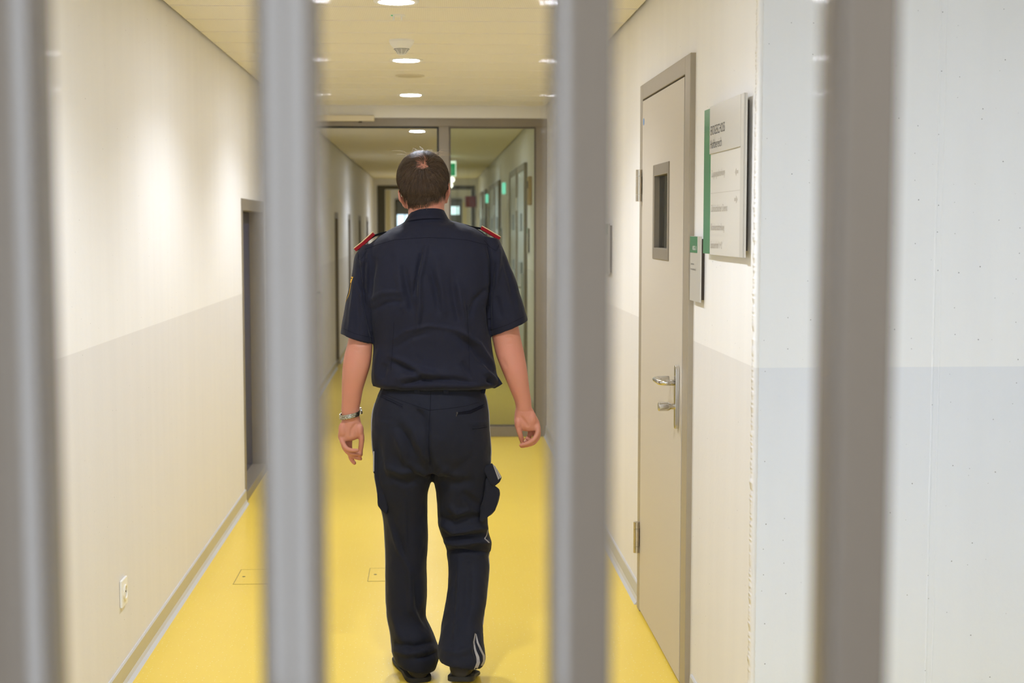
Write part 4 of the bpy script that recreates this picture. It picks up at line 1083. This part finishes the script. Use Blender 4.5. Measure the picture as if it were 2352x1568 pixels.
# ---- trousers
tr = MB()
loft(tr, PEL, seg=64, ex=2.3); loft(tr, LL, seg=52, ex=2.25); loft(tr, RL, seg=52, ex=2.25)
tme = remeshed(tr, 0.0042, 4, 0.5)
fold(tme, [
    ([(985, 940), (984, 990), (984, 1040), (990, 1075)], 6, -.0042), ([(925, 960), (950, 990), (968, 1030), (982, 1062)], 10, .0065), ([(915, 975), (938, 1010), (955, 1050)], 9, -.0060),
    ([(905, 985), (922, 1030), (935, 1075)], 10, .0060), ([(960, 940), (975, 960), (984, 985)], 8, -.0050), ([(955, 925), (972, 945)], 8, .0045), ([(870, 1000), (875, 1060), (890, 1110)], 9, -.0040),
    ([(1000, 1060), (1030, 1085), (1060, 1095)], 12, .0050), ([(1010, 1100), (1040, 1110), (1090, 1105)], 14, -.0045), ([(880, 1070), (920, 1085), (960, 1080)], 10, .0050), ([(895, 1095), (935, 1110), (965, 1100)], 10, -.0050),
    # creases down the backs of the legs
    ([(890, 1180), (915, 1260), (940, 1310), (945, 1400), (975, 1440)], 7, .0055), ([(905, 1200), (925, 1270), (936, 1310)], 8, -.0045), ([(930, 1150), (932, 1220), (932, 1290)], 5, .0030),
    ([(950, 1330), (960, 1390), (985, 1450)], 9, -.0050), ([(900, 1400), (915, 1450), (930, 1490)], 10, .0045),
    ([(1055, 1280), (1052, 1350), (1048, 1420), (1042, 1500)], 5, .0035), ([(1075, 1290), (1072, 1380), (1062, 1450)], 12, -.0045),
    # bunching behind the right knee
    ([(1008, 1185), (1040, 1200), (1075, 1190), (1115, 1185)], 9, -.0070), ([(1010, 1200), (1045, 1222), (1090, 1214), (1122, 1212)], 8, .0085), ([(1020, 1235), (1060, 1232), (1105, 1228)], 6, -.0090),
    ([(1018, 1243), (1050, 1250), (1090, 1246), (1128, 1246)], 7, .0090), ([(1024, 1264), (1060, 1262), (1120, 1268)], 6, -.0100), ([(1030, 1160), (1050, 1180), (1080, 1172)], 9, .0055), ([(1060, 1130), (1085, 1150), (1110, 1170)], 10, -.0040),
    # hems breaking over the shoes
    ([(900, 1492), (935, 1502), (985, 1494)], 8, .0060), ([(905, 1478), (950, 1484), (1000, 1472)], 8, -.0070), ([(955, 1512), (985, 1506), (1005, 1496)], 6, -.0065),
    ([(1010, 1490), (1050, 1500), (1095, 1485)], 10, .0045), ([(1095, 1450), (1090, 1490), (1100, 1520)], 7, -.0060),
    ([(986, 1030), (990, 1062), (994, 1090)], 5, -.004), ([(940, 1060), (965, 1080), (985, 1098)], 8, .006), ([(1030, 1070), (1010, 1088), (998, 1110)], 8, .004),
], gain=1.9, narrow=.85)
wobble(tme, 0.0042, 9.0, 5.3); wobble(tme, 0.0011, 32.0, 1.0)
trousers = link_mesh('trousers', tme, trouser_mat, person, True)
tbvh = bvh_of(tme)
ts = MB()
seam(ts, tbvh, [(880, 904), (910, 916), (950, 930), (985, 942)]); seam(ts, tbvh, [(985, 942), (1030, 938), (1070, 932), (1100, 924)])
seam(ts, tbvh, [(990, 892), (988, 940), (985, 990), (985, 1040), (988, 1070)], rad=.0007)
ts.build('seam', seam_mat, trousers, smooth=True)
wp = MB()
seam(wp, tbvh, [(870, 909), (895, 920), (925, 934)], rad=.0009); seam(wp, tbvh, [(868, 905), (896, 916), (926, 930)], rad=.0006); seam(wp, tbvh, [(885, 918), (905, 926), (925, 938)], rad=.0004)
wp.build('back_pocket', seam_mat, trousers, smooth=True)
wp = MB(); seam(wp, tbvh, [(1048, 948), (1080, 943), (1111, 929)], rad=.0016); seam(wp, tbvh, [(1050, 951), (1080, 949), (1112, 934)], rad=.0014)
# the gaping dark slit of the right pocket
up, dn = resample([(1052, 949), (1080, 942), (1111, 929)], 4), resample([(1052, 950), (1082, 948), (1112, 932)], 4)
n_ = min(len(up), len(dn)); vs = []; 
for a, b_ in zip(up[:n_], dn[:n_]):
    vs.append(surf_back(tbvh, *a, off=.0009)); vs.append(surf_back(tbvh, *b_, off=.0009))
if all(v is not None for v in vs):
    wp.add(vs, [(2 * i, 2 * i + 1, 2 * i + 3, 2 * i + 2) for i in range(n_ - 1)])
bp_ = wp.build('back_pocket', seam_mat, trousers, smooth=True)
zp = MB(); p = surf_back(tbvh, 1049, 949, .003)
zp.box(p[0] - .002, p[0] + .003, p[1] - .001, p[1] + .001, p[2] - .003, p[2] + .004); zp.tube([p + [.002, -.001, .002], p + [-.003, -.003, -.010]], .0011, 8)
zp.build('zip_pull', dark_metal, trousers)
wp = MB(); seam(wp, tbvh, [(1085, 985), (1102, 983.5), (1119, 980)], rad=.0009); seam(wp, tbvh, [(1087, 979), (1104, 978), (1118, 976)], rad=.0004); wp.build('welt_pocket', seam_mat, trousers, smooth=True)
# belt and loops
bl_ = MB(); hits = [surf_back(tbvh, x, 893.5, .0035) for x in range(876, 1108, 6)]
hits = [h for h in hits if h is not None]
bl_.rings([[h + [0, .003, -.009], h + [0, -.001, -.009], h + [0, -.001, .012], h + [0, .003, .012]] for h in hits])
bl_.build('belt', mat('black_leather_belt', (0.005, 0.005, 0.006, 1), 0.7, spec=0.2), person)
for lx in (958, 1024, 1106):
    a, b_ = surf_back(tbvh, lx, 892, .0075), surf_back(tbvh, lx, 904, .003)
    if a is None or b_ is None: continue
    lb = MB(); lb.rings([[q + [-.009, 0, 0], q + [.009, 0, 0], q + [.009, .0025, 0], q + [-.009, .0025, 0]] for q in (a, (a + b_) / 2 + [0, -.001, 0], b_)])
    lb.build('belt_loop', trouser_mat, trousers, bevel=.0008)
# side stripes: two pale piping lines down each outer seam
def side_hit(bv, sgn, y, z, off):
    h = bv.ray_cast(Vector((sgn * 2.0 - (0 if sgn < 0 else -0.0), y, z)), Vector((-sgn, 0, 0)))
    return None if h[0] is None else np.array(h[0]) + np.array(h[1]) * off
def stripe(sgn, pts, wd=.0022, gap=.0075):
    """pts: (pixel y, Y depth of the line)"""
    mb = MB()
    for dy in (0, gap):
        run = []
        for py, yy in resample(pts, 8):
            z = atY(990, py, yy)[2]
            h = side_hit(tbvh, sgn, yy + dy, z, .0008)
            if h is not None: run.append(h)
        if len(run) > 2:
            mb.rings([[h + [sgn * -.001, -wd, 0], h + [sgn * .0010, -wd * .8, 0], h + [sgn * .0010, wd * .8, 0], h + [sgn * -.001, wd, 0]] for h in run])
    mb.build('side_stripe', stripe_mat, trousers)
stripe(-1, [(925, 4.872), (960, 4.862), (1030, 4.862), (1100, 4.875), (1175, 4.896), (1230, 4.915), (1300, 4.912), (1400, 4.898), (1470, 4.882), (1500, 4.870), (1518, 4.872)], wd=.0014)
stripe(1, [(905, 4.872), (960, 4.862), (1040, 4.862), (1100, 4.878), (1180, 4.895)], wd=.0020, gap=.0080)
stripe(1, [(1272, 4.885), (1330, 4.862), (1400, 4.800), (1436, 4.752)], wd=.0020, gap=.0080)
def ribbon(mb, bvh, pts):
    vs = []
    for x, y, w_ in resample(pts, 4):
        a, b_ = surf_back(bvh, x - w_ / 2, y, .0012), surf_back(bvh, x + w_ / 2, y, .0012)
        if a is None or b_ is None or np.linalg.norm(a - b_) > .05: continue
        vs += [a, b_]
    mb.add(vs, [(2 * k, 2 * k + 1, 2 * k + 3, 2 * k + 2) for k in range(len(vs) // 2 - 1)])
for pl in ([(1091, 1454, 2), (1088, 1474, 4), (1091, 1492, 5), (1097, 1508, 7), (1098, 1522, 8), (1092, 1536, 8)],
           [(1093, 1456, 2), (1097, 1476, 4), (1104, 1492, 5), (1111, 1506, 5), (1111, 1518, 5), (1106, 1528, 5)],
           [(1120, 1216, 1.5), (1117, 1230, 1.8), (1112, 1237, 3), (1118, 1241, 4), (1123, 1246, 3.5)]):
    mb = MB(); ribbon(mb, tbvh, pl)
    if mb.v: mb.build('side_stripe', stripe_mat, trousers)
# cargo pockets
def cargo(body_poly, flap_poly, ya, yb, strips):
    mb = MB(); wedge(mb, body_poly, ya + .004, yb, .9)
    me = remeshed(mb, .0036, 2); wobble(me, .0045, 15, body_poly[0][0])
    link_mesh('cargo_pocket', me, trouser_mat, trousers, True)
    mb = MB(); wedge(mb, flap_poly, ya, yb + .004, .95)
    me = remeshed(mb, .0028, 1); wobble(me, .0016, 18, flap_poly[0][0])
    fo = link_mesh('pocket_flap', me, trouser_mat, trousers, True)
    sb_ = MB()
    for st in strips:
        wedge(sb_, st, ya - .0015, ya + .012)
    sb_.build('flap_stripe', stripe_mat, fo)
    bv = bvh_of(me); sm = MB()
    return bv
cargo([(862, 1084), (877, 1076), (886, 1120), (890, 1170), (887, 1180), (877, 1171), (869, 1161), (865, 1125)],
      [(857.5, 1028), (863, 1031), (880, 1046), (877, 1068), (871, 1091), (866, 1094), (857, 1085)], 4.826, 4.945,
      [[(857.0, 1036), (859.8, 1036), (859.6, 1082), (856.8, 1084)]])
cargo([(1118, 1098), (1134, 1112), (1147, 1123), (1149, 1133), (1143, 1155), (1137, 1172), (1126, 1184), (1108, 1200), (1101, 1196), (1103, 1165), (1112, 1140)],
      [(1107, 1073), (1130, 1063), (1142, 1078), (1152, 1096), (1147, 1107), (1136, 1116), (1127, 1114), (1118, 1096)], 4.820, 4.945,
      [[(1131.5, 1065.5), (1134, 1067), (1147.5, 1098), (1144.5, 1101.5)], [(1135.5, 1069), (1137, 1069.5), (1151.5, 1095), (1149, 1099)]])

# ---- shoes
def shoe(heel, toe, toe_flat):
    """heel and toe: points of the sole line; body lofted along it"""
    heel, toe = np.array(heel), np.array(toe)
    d = toe - heel; L = np.linalg.norm(d); f = d / L; r = np.array([f[1], -f[0], 0]); r /= np.linalg.norm(r); up = np.cross(r, f)
    prof = [(-.014, .012, .050), (-.011, .024, .066), (-.004, .034, .084), (.008, .039, .100), (.03, .041, .108), (.07, .040, .106), (.11, .038, .085), (.16, .044, .066), (.21, .047, .054), (.26, .042, .046), (.285, .030, .036), (.297, .014, .024)]
    mb, sl_ = MB(), MB(); rings, rs_ = [], []
    for t, w_, h_ in prof:
        tt = t / .297 * L
        c0 = heel + f * tt
        if toe_flat and t > .19:                      # toes bend flat on the floor
            c0 = heel + f * (.19 / .297 * L); fl_ = np.array([f[0], f[1], 0]); fl_ /= np.linalg.norm(fl_)
            c0 = c0 + fl_ * (tt - .19 / .297 * L); c0[2] = max(.002, c0[2] - (t - .19) * .25)
        n = 20
        ring = []
        for k in range(n):
            a = 2 * math.pi * k / n
            ca, sa = math.cos(a), math.sin(a)
            yy = .012 + (h_ - .012) * (.5 + .5 * math.copysign(abs(sa) ** .7, sa)) 
            ring.append(c0 + r * w_ * math.copysign(abs(ca) ** .75, ca) * (1 - .38 * max(0, sa) ** 2) + up * yy)
        rings.append(ring)
        hh = .017 if t < .08 else .011
        rs_.append([c0 + r * (w_ + .004) + up * 0, c0 + r * (w_ + .004) + up * hh, c0 - r * (w_ + .004) + up * hh, c0 - r * (w_ + .004) + up * 0])
    mb.rings(rings)
    o = mb.build('shoe', shoe_mat, person, smooth=True)
    o.modifiers.new('sub', 'SUBSURF').levels = 1; o.modifiers['sub'].render_levels = 1
    sl_.rings(rs_); sl_.build('shoe_sole', sole_mat, o, bevel=.003)
shoe((LFx + .004, LFy - .012, 0.001), (LFx - .058, LFy + .28, 0.001), False)
shoe((RH[0], RH[1] - .010, RH[2] - .018), (RT[0], RT[1] + .02, .004), True)

# ---- wristwatch
wc = MB(); rings = []
wl_ = section_rings([(779.5, 951, 828.5, 941, 4.8795, .0305, -.004), (779.5, 961, 827, 952, 4.8795, .0300, -.004)], n=3, seg=40, ex=2.2)
wi_ = section_rings([(782.5, 961, 825, 952, 4.8795, .0280, -.004), (782.5, 951, 826, 941, 4.8795, .0285, -.004)], n=3, seg=40, ex=2.2)
wc.rings(wl_ + wi_ + [wl_[0]], caps=False)
steel_band = mat('steel_watch_links', (0.50, 0.47, 0.38, 1), 0.3, metal=1.0)
nt = steel_band.node_tree; b = nt.nodes['Principled BSDF']
tc = nt.nodes.new('ShaderNodeTexCoord'); vo = nt.nodes.new('ShaderNodeTexVoronoi'); vo.inputs['Scale'].default_value = 380
nt.links.new(tc.outputs['Object'], vo.inputs['Vector'])
rp_ = nt.nodes.new('ShaderNodeMapRange'); rp_.inputs['From Min'].default_value = .25; rp_.inputs['From Max'].default_value = .6; rp_.inputs['To Min'].default_value = 1; rp_.inputs['To Max'].default_value = .12
nt.links.new(vo.outputs['Distance'], rp_.inputs['Value'])
mx = nt.nodes.new('ShaderNodeMix'); mx.data_type = 'RGBA'; mx.inputs['A'].default_value = (.18, .16, .11, 1); mx.inputs['B'].default_value = (.70, .67, .56, 1)
nt.links.new(rp_.outputs['Result'], mx.inputs['Factor']); nt.links.new(mx.outputs['Result'], b.inputs['Base Color'])
watch = wc.build('wristwatch', steel_band, person, smooth=True)
cpt = atY(825.5, 945, 4.9)
MB().cyl(cpt + np.array([0, .016, 0]), cpt + np.array([.0055, .018, .001]), .0135, 24).build('watch_case', steel_mat, watch, bevel=.001)

# ---- hair
hm = MB(); um = MB()
whorl = surf_back(bbvh, 974, 380); 
ear_l, ear_r = atY(922, 455, 4.925), atY(1030, 442, 4.925)
def scalp(p, both=False):
    """0..1 hair cover at a point of the head"""
    q = HR.inverted() @ Vector(p - HC)
    x, y, z = q
    # lower hairline: nape low, rising in front of the ears, open forehead
    line = -.097 + (.030 * (x / .07) if x > 0 else .004 * (-x / .07)) + max(0, y + .02) * .55
    if abs(x) > .055: line = max(line, -.060 + max(0, (abs(x) - .055)) * .55 + max(0, y + .005) * 1.1)
    if y > .062: line = max(line, .050 + (y - .062) * 1.0)
    c = min(1, max(0, (z - line) / .010))
    return (c, min(1, max(0, (z - line) / .045))) if both else c
nv_ = len(bme.vertices); co = get_co(bme); no = get_no(bme)
cand = [i for i in range(nv_) if np.linalg.norm(co[i] - HC) < .125]
cov = {}
for i in cand:
    q = HR.inverted() @ Vector(co[i] - HC)
    if q[2] < -.108 or abs(q[0]) > .0845 and q[2] < .0: continue
    c_ = scalp(co[i])
    if c_ > 0: cov[i] = c_
# undercoat: the mass of short hair, absent over the thinning crown
bald_c = [surf_back(bbvh, 969, 377), surf_back(bbvh, 966, 362)]
bald_c = [b_ for b_ in bald_c if b_ is not None]
def bald(p):
    n_ = noise.noise(Vector(p) * 70) * .25
    d1 = np.linalg.norm(p - bald_c[0]) / .021
    d2 = np.linalg.norm((p - bald_c[-1]) * np.array([1, .35, 1])) / .026 if len(bald_c) > 1 else 9
    return min(d1, d2) + n_
idx = {}
for pl in bme.polygons:
    vs_ = list(pl.vertices)
    if all(v in cov and cov[v] > .35 and bald(co[v]) > .82 for v in vs_):
        for v in vs_:
            if v not in idx:
                thick = .0050 * scalp(co[v], True)[1] * min(1, max(.1, (bald(co[v]) - .75) / .8))
                idx[v] = len(um.v); um.v.append(tuple(co[v] + no[v] * (thick + .0009 + .0007 * noise.noise(Vector(co[v]) * 55))))
        um.f.append(tuple(idx[v] for v in vs_)); um.mi.append(0)
hair = um.build('hair', scalp_mat, person, smooth=True)
keys = list(cov.keys()); prng = random.Random(5)
strands = 0
def strand(i, length, lift, mbx, rad, stray=0.0):
    p = co[i].copy(); n = no[i]
    g = p - whorl; g = g - n * (g @ n); L = np.linalg.norm(g)
    if L < 1e-4: return
    g /= L; sw = np.cross(n, g)
    d = g + sw * (.55 * math.exp(-L / .035) + prng.uniform(-.2, .2) + .75 * noise.noise(Vector(p) * 48)) + np.array([prng.uniform(-stray, stray), prng.uniform(-stray, stray), prng.uniform(0, stray)])
    d /= np.linalg.norm(d); pts = []
    steps = 5
    for s in range(steps + 1):
        t = s / steps
        h = bbvh.find_nearest(Vector(p), .08)
        if h[0] is None: return
        q, nn = np.array(h[0]), np.array(h[1])
        lq = HR.inverted() @ Vector(q - HC)
        if abs(lq[0]) > .0835 or (abs(lq[0]) > .062 and lq[2] < -.03 and lq[1] > -.012): return
        pts.append(q + nn * (lift * (1 if stray else (0.55 + .6 * math.sin(t * 2.2))) * (1 + (t * 3 if stray else 0)) + .0004))
        d2 = d - nn * (d @ nn); d2[2] -= .12; d2 /= (np.linalg.norm(d2) + 1e-9); d = d2
        p = q + d * length / steps
    rads = [rad * (1 - .75 * (k / steps) ** 2) for k in range(steps + 1)]
    mbx.tube(pts, rads, 3, caps=False)
hm2 = MB()
for _ in range(13000):
    i = prng.choice(keys); b_ = bald(co[i])
    pr = min(1, cov[i] * 1.2) * min(1, .50 + max(0, b_ - .5) * .9)
    if prng.random() > pr: continue
    z_ = (HR.inverted() @ Vector(co[i] - HC))[2]
    ln_ = prng.uniform(.026, .048) if z_ > -.05 else prng.uniform(.012, .022)
    strand(i, ln_, prng.uniform(.0030, .0075) * min(1, .35 + max(0, z_ + .085) * 14), hm if prng.random() < .72 else hm2, prng.uniform(.00026, .00048))
hs = hm.build('hair_strand_layer', hair_mat, hair, smooth=True)
hs2 = hm2.build('hair_strand_layer', hair_lit, hair, smooth=True)
fm_ = MB()
top = [i for i in keys if (HR.inverted() @ Vector(co[i] - HC))[2] > .066 and (HR.inverted() @ Vector(co[i] - HC))[1] > -.05]
for _ in range(150):
    strand(prng.choice(top), prng.uniform(.03, .055), prng.uniform(.0025, .0065), fm_, .00022, stray=.5)
for _ in range(46):
    sx_, sy_, yy = prng.uniform(938, 1000), prng.uniform(352, 362), prng.uniform(4.91, 4.985)
    h_ = prng.uniform(4, 15); r_ = prng.uniform(18, 46) * (1 if sx_ > 950 or prng.random() < .4 else -1)
    fm_.tube([atY(sx_ + r_ * t, sy_ + 3 - h_ * math.sin(min(1, t * 1.25) * 2.0) - 2 * t, yy + .01 * t) for t in (0, .2, .4, .6, .8, 1)], [.00032, .00032, .0003, .00026, .0002, .0001], 3, caps=False)
if fm_.v: fm_.build('stray_hair', hair_pale, hair, smooth=True)


# ------------------------------------------------------------------ daylight and added fill panels
w = bpy.data.worlds.new('world'); scn.world = w; w.use_nodes = True
w.node_tree.nodes['Background'].inputs['Color'].default_value = (0.80, 0.90, 1.0, 1)
w.node_tree.nodes['Background'].inputs['Strength'].default_value = 2.0
def area(name, loc, rot, sx_, sy_, power, color):
    l = bpy.data.lights.new(name, 'AREA'); l.shape = 'RECTANGLE'; l.size = sx_; l.size_y = sy_; l.energy = power; l.color = color
    o = bpy.data.objects.new(name, l); COL.objects.link(o); o.location = loc; o.rotation_euler = rot
    return o
area('daylight', ((wx0 + wx1) / 2, YB - 0.2, (wz0 + wz1) / 2), (math.radians(90), 0, 0), wx1 - wx0 - 0.05, wz1 - wz0 - 0.05, 52, (0.78, 0.89, 1.04))
for lx, ly in ((0.75, 0.1), (1.75, 1.9), (1.75, -1.2)):  # unseen light panels, added to brighten the front wall and bars
    pl = empty('added_fill_panel', (lx, ly, ZC), 'unseen square ceiling panel added to fill the space before the bars with light', 'ceiling light', 'added fill light panels')
    pf = MB(); a_ = 0.31; b_ = 0.285
    pf.box(lx - a_, lx + a_, ly - a_, ly - b_, ZC - 0.012, ZC).box(lx - a_, lx + a_, ly + b_, ly + a_, ZC - 0.012, ZC).box(lx - a_, lx - b_, ly - b_, ly + b_, ZC - 0.012, ZC).box(lx + b_, lx + a_, ly - b_, ly + b_, ZC - 0.012, ZC)
    pf.build('panel_frame', plastic_white, pl)
    box('fill_panel_diffuser', fill_panel_mat, lx - b_, lx + b_, ly - b_, ly + b_, ZC - 0.006, ZC, pl)
scn.cycles.use_denoising = True
scn.cycles.max_bounces = 10
scn.cycles.diffuse_bounces = 6
scn.cycles.sample_clamp_indirect = 6.0
